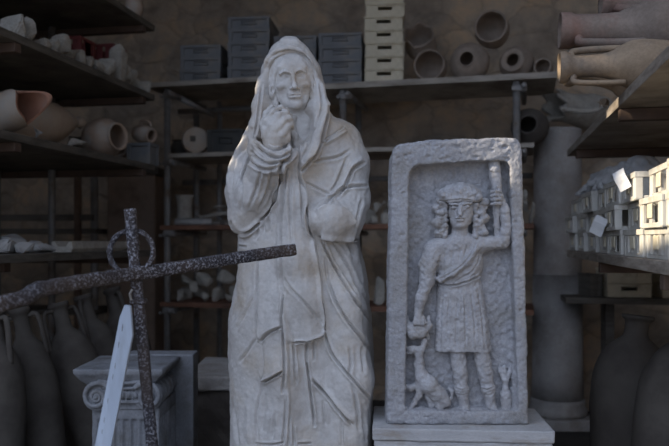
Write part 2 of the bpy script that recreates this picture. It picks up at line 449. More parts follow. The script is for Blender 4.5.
w = bpy.data.worlds.new('sky'); SC.world = w; w.use_nodes = True
nt = w.node_tree; bg = nt.nodes['Background']
tc = N(nt, 'ShaderNodeTexCoord')
vm = N(nt, 'ShaderNodeVectorMath', operation='DOT_PRODUCT'); nt.links.new(tc.outputs['Generated'], vm.inputs[0]); vm.inputs[1].default_value = (-0.42, -0.42, 0.80)
skc = ramp(nt, vm.outputs['Value'], [(0.0, (0.085, 0.092, 0.105)), (0.50, (0.36, 0.44, 0.60)), (0.97, (1.45, 1.72, 2.30))])   # sky gradient shaped for modelling light: dim low down, brightest high at front left
nt.links.new(skc, bg.inputs[0]); bg.inputs[1].default_value = SKY

SUN_DIR = Vector((1.0, 0.15, -0.5))
sl = bpy.data.lights.new('sun', 'SUN'); sl.energy = SUN; sl.angle = math.radians(0.6); sl.color = (1.0, 0.86, 0.66)
so = bpy.data.objects.new('sun', sl); COL.objects.link(so)
so.rotation_euler = SUN_DIR.to_track_quat('-Z', 'Y').to_euler(); so.location = (-6, 0, 6)

ROOF_Z = 4.75
def slab(name, lo, hi, mat, rot=0.0, pivot=None):
    bm = bmesh.new(); lo = Vector(lo); hi = Vector(hi)
    pv = Vector(pivot) if pivot else (lo + hi) / 2
    bm_box(bm, lo - pv, hi - pv)
    o = from_bm(name, bm, mat, None, pv); o.rotation_euler = (0, 0, rot)
    return structure(o)

YF = 1.35          # the open front of the store
slab('floor', (-4.2, YF, -0.2), (4.2, 9.6, 0.0), M['floor'])
slab('floor_outside', (-9, -9, -0.2), (9, YF, -0.004), M['outside'])
slab('ceiling', (-4.2, YF, ROOF_Z), (4.2, 9.6, ROOF_Z + 0.2), M['ceil'])
A_W = math.radians(-14)
slab('wall_back', (-4.6, 6.42, -0.1), (4.6, 6.72, ROOF_Z), M['wall'], A_W, (0, 6.42, 0))
slab('wall_right', (3.0, YF, -0.1), (3.2, 7.2, ROOF_Z), M['wall'])

# unseen left wall; its holes are made up, each aimed to throw a sun patch
WX = -3.4
def sun_hole(p, hy, hz):
    t = (p[0] - WX)
    return (p[1] - 0.15 * t - hy, p[1] - 0.15 * t + hy, p[2] + 0.5 * t - hz, p[2] + 0.5 * t + hz)
SUN_HOLES = [sun_hole((-0.33, 2.77, H + 0.575), 0.10, 0.035), sun_hole((-0.375, 2.78, H + 0.475), 0.11, 0.035), sun_hole((-0.38, 2.79, H + 0.385), 0.11, 0.030), sun_hole((-0.39, 2.79, H + 0.30), 0.10, 0.022), sun_hole((0.98, 2.98, H + 0.60), 0.15, 0.035), sun_hole((1.02, 2.77, H + 0.645), 0.035, 0.014), sun_hole((1.03, 2.78, H + 0.60), 0.02, 0.012), sun_hole((1.08, 2.30, H + 0.10), 0.36, 0.14)]
ys = sorted({YF, 8.2} | {o[0] for o in SUN_HOLES} | {o[1] for o in SUN_HOLES})
zs = sorted({-0.1, ROOF_Z} | {o[2] for o in SUN_HOLES} | {o[3] for o in SUN_HOLES})
bm = bmesh.new(); vd = {}
def wv(i, j):
    if (i, j) not in vd: vd[(i, j)] = bm.verts.new((0, ys[i], zs[j]))
    return vd[(i, j)]
for i in range(len(ys) - 1):
    for j in range(len(zs) - 1):
        cy = (ys[i] + ys[i + 1]) / 2; cz = (zs[j] + zs[j + 1]) / 2
        if any(o[0] < cy < o[1] and o[2] < cz < o[3] for o in SUN_HOLES): continue
        bm.faces.new((wv(i, j), wv(i + 1, j), wv(i + 1, j + 1), wv(i, j + 1)))
ex = bmesh.ops.extrude_face_region(bm, geom=list(bm.faces))
for v in ex['geom']:
    if isinstance(v, bmesh.types.BMVert): v.co.x -= 0.04
structure(from_bm('wall_left', bm, M['wall'], None, (WX, 0, 0)))
# ------------------------------------------------------------------ the veiled marble statue
SD = 2.80
S_ROOT = Vector(((300 - CX) / F_PX * SD, SD, 0.50))
statue = empty('statue', S_ROOT, 'life-size pale marble statue of a veiled draped figure, one hand raised to the chin', 'statue')

OUT = [  # row, left edge, right edge, half depth, depth offset
 (39, 284, 296, .02, .03), (41, 281, 299, .045, .03), (43.5, 277.6, 302.6, .07, .028), (46, 273.8, 306.2, .092, .025), (49, 270.6, 309, .105, .02), (53, 268, 311, .115, .015), (64, 264, 317, .13, .0),
 (70, 262, 320.5, .135, -.005), (84, 260, 323.5, .14, -.01), (97, 257.5, 325.5, .14, -.01), (111, 255, 328, .14, -.01), (118, 254, 334, .14, -.01), (123, 253.5, 344, .14, -.01), (127, 252.5, 350, .142, -.01), (134, 248, 358, .145, -.005),
 (148, 245, 364, .150, 0), (156, 243, 366.5, .155, 0), (171, 241, 367.5, .16, 0), (195, 240, 366.5, .165, 0), (211, 239.5, 364.5, .168, 0),
 (223, 239.5, 361, .168, 0), (233, 239, 358, .168, 0), (242, 239, 358, .17, 0), (251, 239, 359.5, .172, 0), (264, 239, 363, .176, 0),
 (280, 237, 366, .18, 0), (302, 233, 368.5, .185, 0), (326, 229.5, 370.5, .19, 0), (349, 229.5, 372, .195, 0), (382, 230.5, 371, .195, 0), (408, 231.5, 370.5, .195, 0), (437, 231, 371, .195, 0), (452, 231, 371, .195, 0)]
OUTA = np.array(OUT)[::-1]
zz = H + (CY - OUTA[:, 0]) / F_PX * SD

def statue_loft(x, y, z):
    zf = z.ravel()
    xl = (np.interp(zf, zz, OUTA[:, 1]) - CX) / F_PX * SD; xr = (np.interp(zf, zz, OUTA[:, 2]) - CX) / F_PX * SD
    b = np.interp(zf, zz, OUTA[:, 3]); cd = SD + np.interp(zf, zz, OUTA[:, 4])
    sh = lambda q: q[None, None, :].astype(np.float32)
    c = sh((xl + xr) / 2); a = sh((xr - xl) / 2); b = sh(b); cd = sh(cd)
    n = 2.25
    r = (np.abs((x - c) / a) ** n + np.abs((y - cd) / b) ** n) ** (1 / n)
    d = (r - 1) * np.minimum(a, b)
    top = (z - (H + (CY - 35.5) / F_PX * SD)); bot = 0.522 - z
    return np.maximum(np.maximum(d, top), bot)

V1 = Vol((-0.47, 2.50, 0.508), (0.20, 3.04, 2.13), 0.0031)
V1.F[:] = statue_loft(*V1.grid((slice(None),) * 3))
q = lambda px, py, D: tuple(P(px, py, D))
V1.chain([q(283.5, 41.3, 2.815), q(295.5, 41.3, 2.815)], [.0145, .0145], 0.012)     # peak of the hood
# right arm: upper arm, elbow, forearm rising to the chin
V1.chain([q(262, 138, 2.79), q(252, 163, 2.765), q(245, 195, 2.735), q(246.5, 217, 2.70)], [.060, .066, .064, .050], 0.035)
V1.chain([q(246.5, 217, 2.70), q(255, 195, 2.655), q(266, 168, 2.605), q(271, 155, 2.585)], [.050, .056, .052, .046], 0.03)
# rolled cuff round the wrist
for k, (dy, r) in enumerate(((0, .016), (7, .018), (14, .017))):
    V1.chain([q(253 - k, 141 + dy * 0.8, 2.62), q(259, 149 + dy, 2.575), q(269, 155.5 + dy, 2.55), q(281, 156 + dy * 0.8, 2.553), q(289, 149 + dy * 0.8, 2.59)], [r * .8, r, r, r, r * .7], 0.012)
# left arm folded over the belly
V1.chain([q(343, 140, 2.77), q(350, 165, 2.755), q(349, 200, 2.725), q(344, 219, 2.69)], [.054, .057, .059, .061], 0.04)
V1.chain([q(343, 219, 2.685), q(330, 219, 2.64), q(314, 219, 2.635)], [.064, .060, .045], 0.025)
# hanging band of cloth in front
V1.chain([q(292, 158, 2.64), q(292, 200, 2.635), q(295, 260, 2.625), q(302, 300, 2.618), q(306, 330, 2.615)], [.030, .036, .042, .050, .045], 0.05)
V1.chain([q(283, 300, 2.635), q(283, 370, 2.62), q(283, 446, 2.62)], [.030, .038, .038], 0.06)
V1.chain([q(345, 300, 2.64), q(352, 380, 2.64), q(352, 446, 2.64)], [.05, .055, .055], 0.07)   # advanced knee
# veil falling from the head over the left shoulder
V1.chain([q(318.5, 88, 2.70), q(320.5, 108, 2.685), q(317, 128, 2.665), q(307, 152, 2.645), q(299, 172, 2.645)], [.020, .024, .028, .026, .02], 0.035)
V1.chain([q(261, 82, 2.70), q(259, 105, 2.675), q(257, 126, 2.655), q(254, 142, 2.65)], [.016, .022, .024, .022], 0.03)
# roll of the hood about the brow
V1.chain([q(266.5, 76, 2.70), q(269.5, 63, 2.69), q(278, 53, 2.685), q(290, 49.5, 2.68), q(301, 52.5, 2.685), q(309, 61, 2.69), q(314, 74, 2.70)], [.009, .011, .012, .012, .012, .011, .009], 0.02)
# hollow of the hood and the open neck
V1.ell(q(291, 84, 2.665), (.082, .075, .114), 0.03, 'sub')
V1.ell(q(303, 122, 2.61), (.044, .105, .080), 0.02, 'sub')
V, Q = V1.mesh()

cv = Carve(220, 25, 385, 455, 2)
G = cv.groove; R = cv.ridge; ST = cv.step
m = 0.0017
# hood and veil
G(4*m, 1.2, [(266, 70), (268.5, 60), (277, 53.5), (289, 51), (301, 54), (310, 62), (315, 74)], .1)
G(5*m, 1.3, [(262, 66), (265, 57), (274, 47.5), (288, 43.5), (302, 47.5), (312, 58), (318, 72)], .1)
R(5*m, 2.2, [(279, 44), (289, 40), (301, 44)])
G(11*m, 1.5, [(327, 108), (325, 122), (316, 151), (309, 160), (301.5, 171)], .1)
ST(12*m, 9, [(328, 100), (326, 122), (316, 152), (302, 171)], 1)
G(6*m, 1.4, [(320, 84), (322, 105), (318, 124), (309, 146), (301, 160)], .1)
G(5*m, 1.3, [(262, 84), (259.5, 105), (257, 125), (254, 138)], .2)
# right sleeve
G(9*m, 1.4, [(254, 143), (262, 151), (270, 156), (281, 158), (290, 152)], .1)
G(8*m, 1.3, [(257, 138), (266, 146), (275, 150.5), (286, 147)], .1)
G(8*m, 1.4, [(251, 152), (260, 160), (270, 164), (284, 161), (289, 156)], .1)
G(7*m, 1.4, [(249, 160), (257, 167), (268, 170), (279, 166)], .2)
G(14*m, 1.6, [(292, 130), (291, 155), (281, 166), (278.5, 192), (273, 205), (261, 221)], .06)
G(8*m, 1.6, [(252, 129), (246, 146), (236, 160), (230.5, 190)], .2)
R(7*m, 2.0, [(249, 132), (241, 150), (232.5, 168), (229, 190)], .2)
G(7*m, 1.5, [(252, 152), (247, 166), (240, 188), (237, 204)], .2)
G(5*m, 1.6, [(262, 168), (256, 190), (249, 208)], .25)
G(5*m, 1.6, [(272, 168), (268, 190), (259, 210)], .25)
G(5*m, 1.5, [(246, 168), (242, 190), (241, 212)], .25)
G(12*m, 1.5, [(231, 222), (238, 231.5), (248, 232), (260, 223)], .06)
G(7*m, 1.2, [(239, 246), (246, 247)], .05)
G(4*m, 1.4, [(263.5, 220), (264, 232)]); G(4*m, 1.3, [(268.5, 216), (270.5, 232)]); G(4*m, 1.3, [(259, 228), (256, 240)])
# left shoulder and forearm
ST(9*m, 6, [(345, 127), (333, 135), (321, 141)], -1); G(5*m, 1.4, [(345, 129), (334, 136), (321, 143)])
G(5*m, 1.5, [(350, 150), (338, 157), (322, 160), (311, 162)], .2)
R(9*m, 2.2, [(364, 158), (353, 164), (347, 172), (342, 184), (334, 194), (325, 199)], .15)
G(8*m, 1.4, [(364, 163), (353, 169), (349, 178), (344, 189), (336, 198)], .15)
G(6*m, 1.4, [(347, 158), (342, 170), (336, 184), (330, 193)], .2)
G(5*m, 1.4, [(305, 182), (316, 188), (330, 195)], .2)
G(8*m, 1.4, [(317, 209), (326, 203), (337, 193), (349, 187), (366, 186)], .1)
ST(7*m, 8, [(314, 211), (325, 206), (338, 206), (350, 213), (357, 225)], 1)
G(4*m, 1.5, [(362, 200), (358, 215), (355, 228)])
G(14*m, 1.3, [(320.5, 236.5), (336, 238.5), (348, 238.8), (357.5, 238)], .05)
ST(9*m, 8, [(320.5, 236), (336, 238), (358, 237)], -1)
G(10*m, 2.2, [(347, 241), (351, 249), (354, 258)], .3)
# central band
G(8*m, 1.2, [(298, 147), (299, 175), (300.5, 200), (303, 225)], .25)
G(14*m, 1.1, [(300, 178), (304.5, 198), (306.5, 211), (308, 226), (311.6, 240.5), (314, 256), (318, 274), (319.7, 298), (323.3, 316), (324.2, 330)], .03)
ST(8*m, 7, [(300, 178), (306.5, 211), (311.6, 240.5), (318, 274), (323.3, 316), (324.2, 331), (319.7, 336), (309, 339.5), (300, 341), (294, 342.5)], 1)
G(11*m, 1.0, [(324.2, 330), (322.5, 334), (319.7, 336), (309, 339.5), (300, 341.4), (294, 343)], .04)
G(6*m, 1.4, [(286, 166), (284, 195), (281, 222), (281, 260), (283, 299)], .15)
G(4*m, 1.5, [(291, 170), (290, 215), (293, 255)], .3)
G(5*m, 1.4, [(282.4, 275), (289.6, 288), (302, 300), (311, 311), (319.7, 323)], .2)
R(4*m, 2.0, [(276, 172), (274, 210), (272, 240)], .3)
G(10*m, 1.1, [(283, 296), (282, 317), (283.3, 344), (284, 370), (282.5, 393)], .1)
R(5*m, 2.0, [(286, 300), (286.5, 340), (287.5, 375), (287, 430)], .2)
ST(6*m, 6, [(285, 313), (290, 330), (294, 342)], 1)
# skirt, left
G(4*m, 1.8, [(258, 258), (257.5, 290), (257, 335)], .2)
ST(5*m, 9, [(257.5, 250), (257, 290), (257, 338), (262, 341)], -1)
G(9*m, 1.0, [(261.8, 341), (266, 336), (271, 332), (281.5, 327)], .05); ST(6*m, 7, [(261.8, 341), (271, 332), (281.5, 327)], -1)
G(4*m, 1.6, [(254.6, 295), (246, 312), (235.8, 331)]); G(4*m, 1.6, [(256.4, 338), (249, 350), (240, 362)])
G(11*m, 1.0, [(263.6, 382.5), (272, 378), (282.4, 371.4)], .05); ST(7*m, 7, [(263.6, 382.5), (282.4, 371.4)], -1)
G(4*m, 1.5, [(262, 345), (263, 365), (262, 387), (256, 418), (258.5, 442)], .15)
G(5*m, 1.4, [(286, 396), (285, 422), (282.5, 446)], .15); G(4*m, 1.3, [(289, 415), (289, 446)]); G(4*m, 1.3, [(293, 425), (294.5, 446)])
G(5*m, 1.4, [(294, 366), (296.8, 384)]); G(6*m, 1.2, [(293.2, 344), (295, 369)])
G(4*m, 1.6, [(231.5, 400), (235.8, 425), (239, 446)]); G(4*m, 1.5, [(275, 412), (271.6, 440)]); G(3*m, 1.5, [(266, 395), (262, 430)])
R(4*m, 2.5, [(247, 400), (249, 446)])
# skirt, right
G(10*m, 1.3, [(321.5, 239.6), (328.7, 256.6), (338.6, 274.6), (347.5, 289), (356, 302), (369, 322)], .1)
G(6*m, 1.6, [(333, 242), (347, 264), (359, 289), (367, 306)], .15)
G(8*m, 1.5, [(327.8, 280), (336, 301.5), (346.6, 319.5), (359, 335.6), (370, 353)], .1)
G(5*m, 1.6, [(325, 258), (328, 281)], .2)
G(8*m, 1.2, [(324.2, 332), (329.6, 348), (336, 360), (347, 373), (354, 381), (370, 400)], .08)
G(6*m, 1.2, [(307, 341), (306.3, 359), (307, 368)]); G(5*m, 1.2, [(313.5, 340), (314, 360)])
G(10*m, 1.2, [(307, 364), (309.9, 387.5), (313, 412), (314.5, 426)], .1)
G(9*m, 1.5, [(312.6, 380), (330.5, 398), (341, 412), (352, 425)], .1); ST(5*m, 8, [(312.6, 380), (330.5, 398), (352, 425)], -1)
G(5*m, 1.5, [(349, 347), (351, 362), (349, 376)]); G(5*m, 1.6, [(352, 385), (355.6, 402), (359, 430)]); G(4*m, 1.6, [(323, 402), (325.5, 425)])
G(4*m, 1.6, [(362, 345), (364, 372)]); G(4*m, 1.6, [(341, 420), (343, 446)]); G(4*m, 1.6, [(362, 405), (366, 440)])
# hem
G(8*m, 1.0, [(256, 443.5), (270, 444.5), (283, 443)], .05); G(8*m, 1.0, [(298, 443.5), (311, 443)], .05)

Nn = normals(V, Q)
px, py = to_px(V)
front = np.clip((-Nn[:, 1] + 0.05) / 0.5, 0, 1)
disp = cv.sample(px, py) * front
disp += 0.0035 * vnoise(V * 14, 1) + 0.0018 * vnoise(V * 38, 2) + 0.0008 * vnoise(V * 110, 12) + 0.0012 * front * vnoise(V * np.array([95, 40, 22]), 3)
# broad vertical folds on the sides and back
disp += (1 - front) * 0.010 * np.sin(np.arctan2(V[:, 1] - SD, V[:, 0] - S_ROOT.x) * 13 + 0.6 * vnoise(V * 5, 4)) * np.clip((1.75 - V[:, 2]) / 0.3, 0, 1)
V = V + Nn * disp[:, None]
link_mesh('mantle', np_mesh('mantle', V - np.array(S_ROOT), Q), M['marble'], statue)

# --- the figure under the mantle: head, neck, raised hand and forearm, feet (one surface)
V2 = Vol((-0.335, 2.50, 1.50), (0.02, 2.86, 2.07), 0.0022)
FD = 2.655
fc = P(293.6, 84, FD)
ZI = [-95, -79, -45, -20, 8, 24, 46, 76, 110]; ZO = [-87, -73, -42, -21, 27, 42, 65, 97, 128]
tl = math.radians(5.0)
yaw = math.radians(6)
def f(x, y, z):
    """face frame in mm: x to the viewer's right, y out of the face, z up"""
    z = float(np.interp(z, ZI, ZO)); x = x * 1.12
    X = x * math.cos(tl) - z * math.sin(tl) * 1.0; Z = z * math.cos(tl) + x * math.sin(tl)
    Y = -y
    X, Y = X * math.cos(yaw) - Y * math.sin(yaw), X * math.sin(yaw) + Y * math.cos(yaw)
    return (fc.x + X * 1e-3, fc.y + Y * 1e-3, fc.z + Z * 1e-3)
E = lambda c, r, k=8, mode='add': V2.ell(f(*c), (r[0] * 1.12e-3, r[1] * 1e-3, r[2] * 1.16e-3), k * 1e-3, mode)
C = lambda a, b, ra, rb=None, k=6, mode='add': V2.cap(f(*a), f(*b), ra * 1e-3, (rb if rb is not None else ra) * 1e-3, k * 1e-3, mode)
E((0, -84, 30), (66, 78, 76))                      # skull
E((0, -42, -8), (57, 48, 74), 14)                  # face mass
E((0, -40, -45), (45, 42, 42), 16)                 # jaw
E((1, -6, -79), (19, 15, 15), 14)                  # chin
C((-32, -20, 46), (32, -20, 46), 18, 18, 16); E((0, -22, 40), (46, 24, 36), 14)       # forehead
C((-38, -8, 22), (-24, 2, 25), 6, 7, 6); C((-24, 2, 25), (-6, 4, 20), 7, 6, 6); C((38, -8, 23), (24, 2, 26), 6, 7, 6); C((24, 2, 26), (6, 4, 21), 7, 6, 6)   # brows
E((-25, 8, 10), (17, 19, 11), 6, 'sub'); E((25, 8, 11), (17, 19, 11), 6, 'sub')    # eye sockets
E((-25, -14, 8), (12, 9, 7.5), 3); E((25, -14, 9), (12, 9, 7.5), 3)              # eyeballs
C((-37, -13, 11), (-25, -5, 15.5), 2.6, 3, 2.5); C((-25, -5, 15.5), (-13, -6, 10), 3, 2.6, 2.5)
C((37, -13, 12), (25, -5, 16.5), 2.6, 3, 2.5); C((25, -5, 16.5), (13, -6, 11), 3, 2.6, 2.5)
C((-36, -12, 4), (-25, -7, 0), 2.4, 2.6, 2.5); C((-25, -7, 0), (-14, -8, 4), 2.6, 2.2, 2.5)
C((36, -12, 5), (25, -7, 1), 2.4, 2.6, 2.5); C((25, -7, 1), (14, -8, 5), 2.6, 2.2, 2.5)
C((0, 3, 24), (1, 20, -14), 6.5, 8, 7)          # nose
E((1, 23, -16), (9, 9, 8), 5)
E((-10, 10, -18), (6.5, 10, 6), 4); E((12, 10, -18), (6.5, 10, 6), 4)
E((-6, 15, -24), (3, 5, 3), 2, 'sub'); E((8, 15, -24), (3, 5, 3), 2, 'sub')
E((-38, -18, -10), (15, 17, 11), 10); E((38, -18, -10), (15, 17, 11), 10)        # cheekbones
E((-36, -2, -40), (13, 14, 20), 16, 'sub'); E((36, -2, -40), (13, 14, 20), 16, 'sub')  # sunken cheeks
C((-13, 7, -22), (-25, -1, -46), 2.6, 2.6, 7, 'sub'); C((14, 7, -22), (26, -1, -46), 2.6, 2.6, 7, 'sub')  # folds by the mouth
E((0, 2, -40), (22, 9, 14), 10)
C((-15, 5, -41), (-4, 9.5, -38.5), 3.0, 4.4, 4); C((-4, 9.5, -38.5), (16, 5, -41), 4.4, 3.0, 4)    # upper lip
C((-10, 5, -50), (0, 8.5, -51), 4.0, 5.0, 5); C((0, 8.5, -51), (11, 5, -50), 5.0, 4.0, 5)          # lower lip
C((-18, 7, -45.5), (0, 13, -44.5), 1.6, 2.2, 2, 'sub'); C((0, 13, -44.5), (19, 7, -45.5), 2.2, 1.6, 2, 'sub')
C((-10, 9, -63), (12, 9, -63), 3.5, 3.5, 8, 'sub')
C((-22, 8, 50), (22, 8, 50), 1.6, 1.6, 3, 'sub'); C((-20, 9, 40), (22, 9, 41), 1.6, 1.6, 3, 'sub') # brow furrows
C((-3, 9, 33), (-4, 8, 22), 1.8, 1.8, 3, 'sub'); C((6, 9, 33), (6, 8, 22), 1.8, 1.8, 3, 'sub')
E((0, -66, 22), (78, 56, 88), 10)
# hair parted over the forehead, waving back to the ears
for s in (-1, 1):
    for k in range(5):
        a = 0.0 + k * 9
        pts = [(s * 2, -14 - k * 9, 73 + k * 6), (s * (22 + k * 2), -12 - k * 7, 66 + k * 5.5), (s * (43 + k * 3), -18 - k * 6, 46 + k * 4.5), (s * (57 + k * 3.5), -28 - k * 5, 20 + k * 3), (s * (62 + k * 3.2), -33 - k * 5, -6)]
        pts = catmull(pts, 3)
        for i in range(len(pts) - 1):
            wv_ = 1 + 0.18 * math.sin(i * 1.9 + k)
            C(pts[i], pts[i + 1], 7.4 * wv_, 7.4, 2.5)
    E((s * 67, -34, -16), (12, 15, 25), 5)             # ear
    E((s * 68, -20, -14), (5, 7, 12), 3, 'sub')
    for k in range(3): C((s * (60 + 5 * k), -34 - 6 * k, -34), (s * (56 + 6 * k), -36 - 8 * k, -80), 8, 9, 4)
# neck and chest
V2.chain([q(297, 98, 2.745), q(301, 122, 2.742), q(302, 150, 2.755)], [.046, .047, .070], 0.02)
V2.cap(q(290, 114, 2.712), q(300, 140, 2.700), .010, .008, 0.02); V2.cap(q(311, 112, 2.715), q(303, 140, 2.700), .011, .008, 0.02)
V2.ell(q(302, 152, 2.72), (.07, .055, .05), 0.02)
# forearm and hand
V2.chain([q(268, 166, 2.61), q(272, 150, 2.585), q(273, 142, 2.577)], [.034, .030, .030], 0.012)
V2.chain([q(273, 142, 2.577), q(275, 128, 2.568)], [.032, .030], 0.014)
V2.ell(q(275, 132, 2.572), (.044, .024, .044), 0.014); V2.ell(q(280, 122, 2.572), (.034, .020, .030), 0.014)
V2.ell(q(285, 137, 2.575), (.020, .020, .026), 0.012)
FG = [([(267, 121, 2.562), (273, 111, 2.563), (281, 107.5, 2.58), (287, 110, 2.605)], (.0105, .0098, .0088, .0078)),
      ([(272, 124, 2.553), (279, 115, 2.556), (286, 112.5, 2.575), (290.5, 115.5, 2.60)], (.0108, .0100, .0090, .0080)),
      ([(277, 128.5, 2.55), (284, 120.5, 2.555), (289.5, 118.5, 2.575), (292, 122, 2.60)], (.0104, .0096, .0086, .0076)),
      ([(282, 134, 2.553), (288, 127, 2.56), (291.5, 125, 2.58), (292.5, 128, 2.60)], (.0096, .0088, .0080, .0070))]
for pts, rs in FG: V2.chain([q(*p) for p in pts], [a_ * .90 for a_ in rs], 0.011)
V2.chain([q(266, 136, 2.572), q(263.5, 124, 2.578), q(266.5, 114, 2.588), q(272, 107, 2.60)], [.015, .012, .0105, .009], 0.012)   # thumb along the cheek
for pts, rs in FG: V2.ell(q(*pts[0]), (.0110, .0095, .0110), 0.010)
VV, QQ = V2.mesh()
Nn = normals(VV, QQ)
VV = VV + Nn * (0.0011 * vnoise(VV * 60, 5) + 0.0008 * vnoise(VV * 130, 6))[:, None]
link_mesh('figure', np_mesh('figure', VV - np.array(S_ROOT), QQ), M['flesh_marble'], statue)

# feet under the hem and the plinth the figure stands on
for sx, dx in ((276, -.02), (318, .03)):
    V3 = Vol((-0.36, 2.50, 0.49), (0.12, 2.95, 0.67), 0.006)
    a = P(sx, 452, 2.72)
    V3.chain([(a.x, 2.80, .61), (a.x + dx * .5, 2.68, .578), (a.x + dx, 2.57, .545)], [.05, .042, .028], 0.02)
    for k in range(5): V3.cap((a.x + dx - .034 + k * .017, 2.57, .545), (a.x + dx - .038 + k * .019, 2.535 + abs(k - 1.5) * .006, .541), .011, .010, 0.004)
    VV, QQ = V3.mesh(); VV = np.maximum(VV, [-9, -9, 0.515])
    link_mesh('foot', np_mesh('foot', VV - np.array(S_ROOT), QQ), M['flesh_marble'], statue)
bm = bmesh.new(); bm_box(bm, (-0.245, -0.33, -0.06), (0.245, 0.21, 0.016), 0.006)
from_bm('base_slab', bm, M['marble'], statue)
t = empty('pedestal', (S_ROOT.x, SD, 0), 'dressed stone pedestal beneath the veiled statue', 'pedestal')
bm = bmesh.new(); bm_box(bm, (-0.235, -0.36, 0), (0.235, 0.24, 0.38), 0.01); from_bm('die', bm, M['capital'], t)
bm = bmesh.new(); bm_box(bm, (-0.248, -0.38, 0.38), (0.248, 0.26, 0.44), 0.012); from_bm('cornice', bm, M['capital'], t)
# ------------------------------------------------------------------ carved relief slab on its white block
RB = 2.605
blk = empty('stone_block', (0, 0, 0), 'whitewashed stone block carrying the carved relief slab', 'block')
xl, xr = (371 - CX) / F_PX * 2.52, (553.5 - CX) / F_PX * 2.49
zt = H - 0.634
blk.location = ((xl + xr) / 2 + .017, 2.69, 0); blk.rotation_euler = (0, 0, math.radians(-4))
hw = (xr - xl) / 2
def rough_box(name, lo, hi, mat, parent, seed, amp=0.004, bev=0.006, cuts=14):
    bm = bmesh.new(); bm_box(bm, lo, hi, bev)
    bmesh.ops.subdivide_edges(bm, edges=[e for e in bm.edges if e.calc_length() > 0.05], cuts=cuts, use_grid_fill=True)
    co = np.array([v.co[:] for v in bm.verts]); n = vnoise(co * 22, seed) * amp + vnoise(co * 60, seed + 1) * amp * 0.5
    bm.normal_update()
    for v, d in zip(bm.verts, n): v.co += v.normal * d
    return from_bm(name, bm, mat, parent)
rough_box('top_course', (-hw, -0.185, zt - 0.042), (hw, 0.155, zt), M['plaster'], blk, 31, 0.002, 0.005)
rough_box('core', (-hw + .006, -0.179, 0), (hw - .006, 0.148, zt - 0.043), M['plaster'], blk, 33, 0.002, 0.006)

R_ROOT = Vector(((458.5 - CX) / F_PX * RB, RB, zt))
rel = empty('relief_slab', R_ROOT, 'upright grey stone slab carved with a standing youth, staff and dog in a sunken panel', 'relief')
DS = -0.085
r = lambda px, py, D=2.69: tuple(P(px, py, D + DS))
FRONT = 2.57; BACK = 2.705; PANEL = 2.628
def poly_sd(x, z, pts):
    """signed distance to a convex outline given clockwise in the image"""
    d = None
    for a, b in zip(pts, pts[1:] + pts[:1]):
        ex, ez = b[0] - a[0], b[1] - a[1]; l = math.hypot(ex, ez)
        e = ((x - a[0]) * (-ez) + (z - a[1]) * ex) / l
        d = e if d is None else -smin(-d, -e, 0.02)
    return d
toxz = lambda pts, D: [((px - CX) / F_PX * D, H + (CY - py) / F_PX * D) for px, py in pts]
outer = toxz([(391.5, 152), (396, 143.5), (407, 141), (518, 137), (522.5, 141.5), (530.5, 416), (530.9, 434), (386.4, 434)], 2.575)
inner = toxz([(408, 172), (412, 166.5), (440, 162), (508, 160.5), (511.5, 164), (518.5, 380), (519.5, 411), (403.5, 411), (405, 330)], 2.575)
VR = Vol((0.16, 2.52, 0.70), (0.70, 2.73, 1.715), 0.0033)
x, y, z = VR.grid((slice(None),) * 3)
o_ = poly_sd(x, z, outer); i_ = poly_sd(x, z, inner)
yy = np.maximum(FRONT - y, y - BACK)
body = -smin(-np.maximum(o_, zt - z), -yy, 0.014)
body = np.maximum(body, zt - z)
cut = -smin(-(i_ + 0 * y), -(y - PANEL), 0.012)
VR.F[:] = -smin(-body, cut, 0.010)
# small bosses: rock at the right edge, ground ridge
VR.chain([r(517, 330, 2.715), r(518, 375, 2.705), r(517, 406, 2.70)], [.010, .022, .026], 0.015)
VR.chain([r(404, 410, 2.70), r(460, 412, 2.695), r(519, 411, 2.70)], .014, 0.01)
rnd = random.Random(5)
for k in range(110):                                      # chips and pits
    px = rnd.uniform(389, 528); py = rnd.choice([rnd.uniform(140, 163), rnd.uniform(140, 420)])
    onf = px < 404 or px > 516 or py < 161 or py > 412
    if not onf: continue
    s_ = rnd.uniform(.003, .0065)
    VR.ell(r(px, py, FRONT - DS), (s_ * rnd.uniform(.8, 2), s_, s_), 0.004, 'sub')
V, Q = VR.mesh(); Nn = normals(V, Q)
pan = (np.abs(V[:, 1] - PANEL) < 0.02).astype(float)
d = 0.0018 * vnoise(V * 30, 7) + 0.0019 * vnoise(V * 75, 8) + 0.0010 * vnoise(V * 150, 18) + pan * 0.0042 * vnoise(V * np.array([90, 60, 70]), 9) + 0.0025 * vnoise(V * 9, 10) * (1 - pan * .5)
V = V + Nn * d[:, None]; V[:, 2] = np.maximum(V[:, 2], zt + 0.0005)
link_mesh('slab', np_mesh('slab', V - np.array(R_ROOT), Q), M['tuff'], rel)

def rel_part(name, lo, hi, build, mat='tuff_fine', h=0.0024, amp=1.0, seed=11, carve=None, label=None):
    a = r(lo[0], hi[1], 2.69); b = r(hi[0], lo[1], 2.69)
    Vv = Vol((a[0] - .01, 2.53, a[2] - .01), (b[0] + .01, 2.65, b[2] + .01), h)
    build(Vv)
    x, y, z = Vv.grid((slice(None),) * 3)
    Vv.F[:] = np.maximum(Vv.F, y - 2.640)
    V, Q = Vv.mesh(); Nn = normals(V, Q)
    d = amp * (0.0024 * vnoise(V * 45, seed) + 0.0021 * vnoise(V * 110, seed + 1))
    if carve is not None:
        px, py = to_px(V); d = d + carve.sample(px, py) * np.clip(-Nn[:, 1] * 2, 0, 1)
    V = V + Nn * d[:, None]
    return link_mesh(name, np_mesh(name, V - np.array(R_ROOT), Q), M[mat], rel)

D1, D2, D3 = 2.70, 2.69, 2.68
cy = Carve(395, 155, 525, 420, 4)
g = cy.groove; m = 0.001
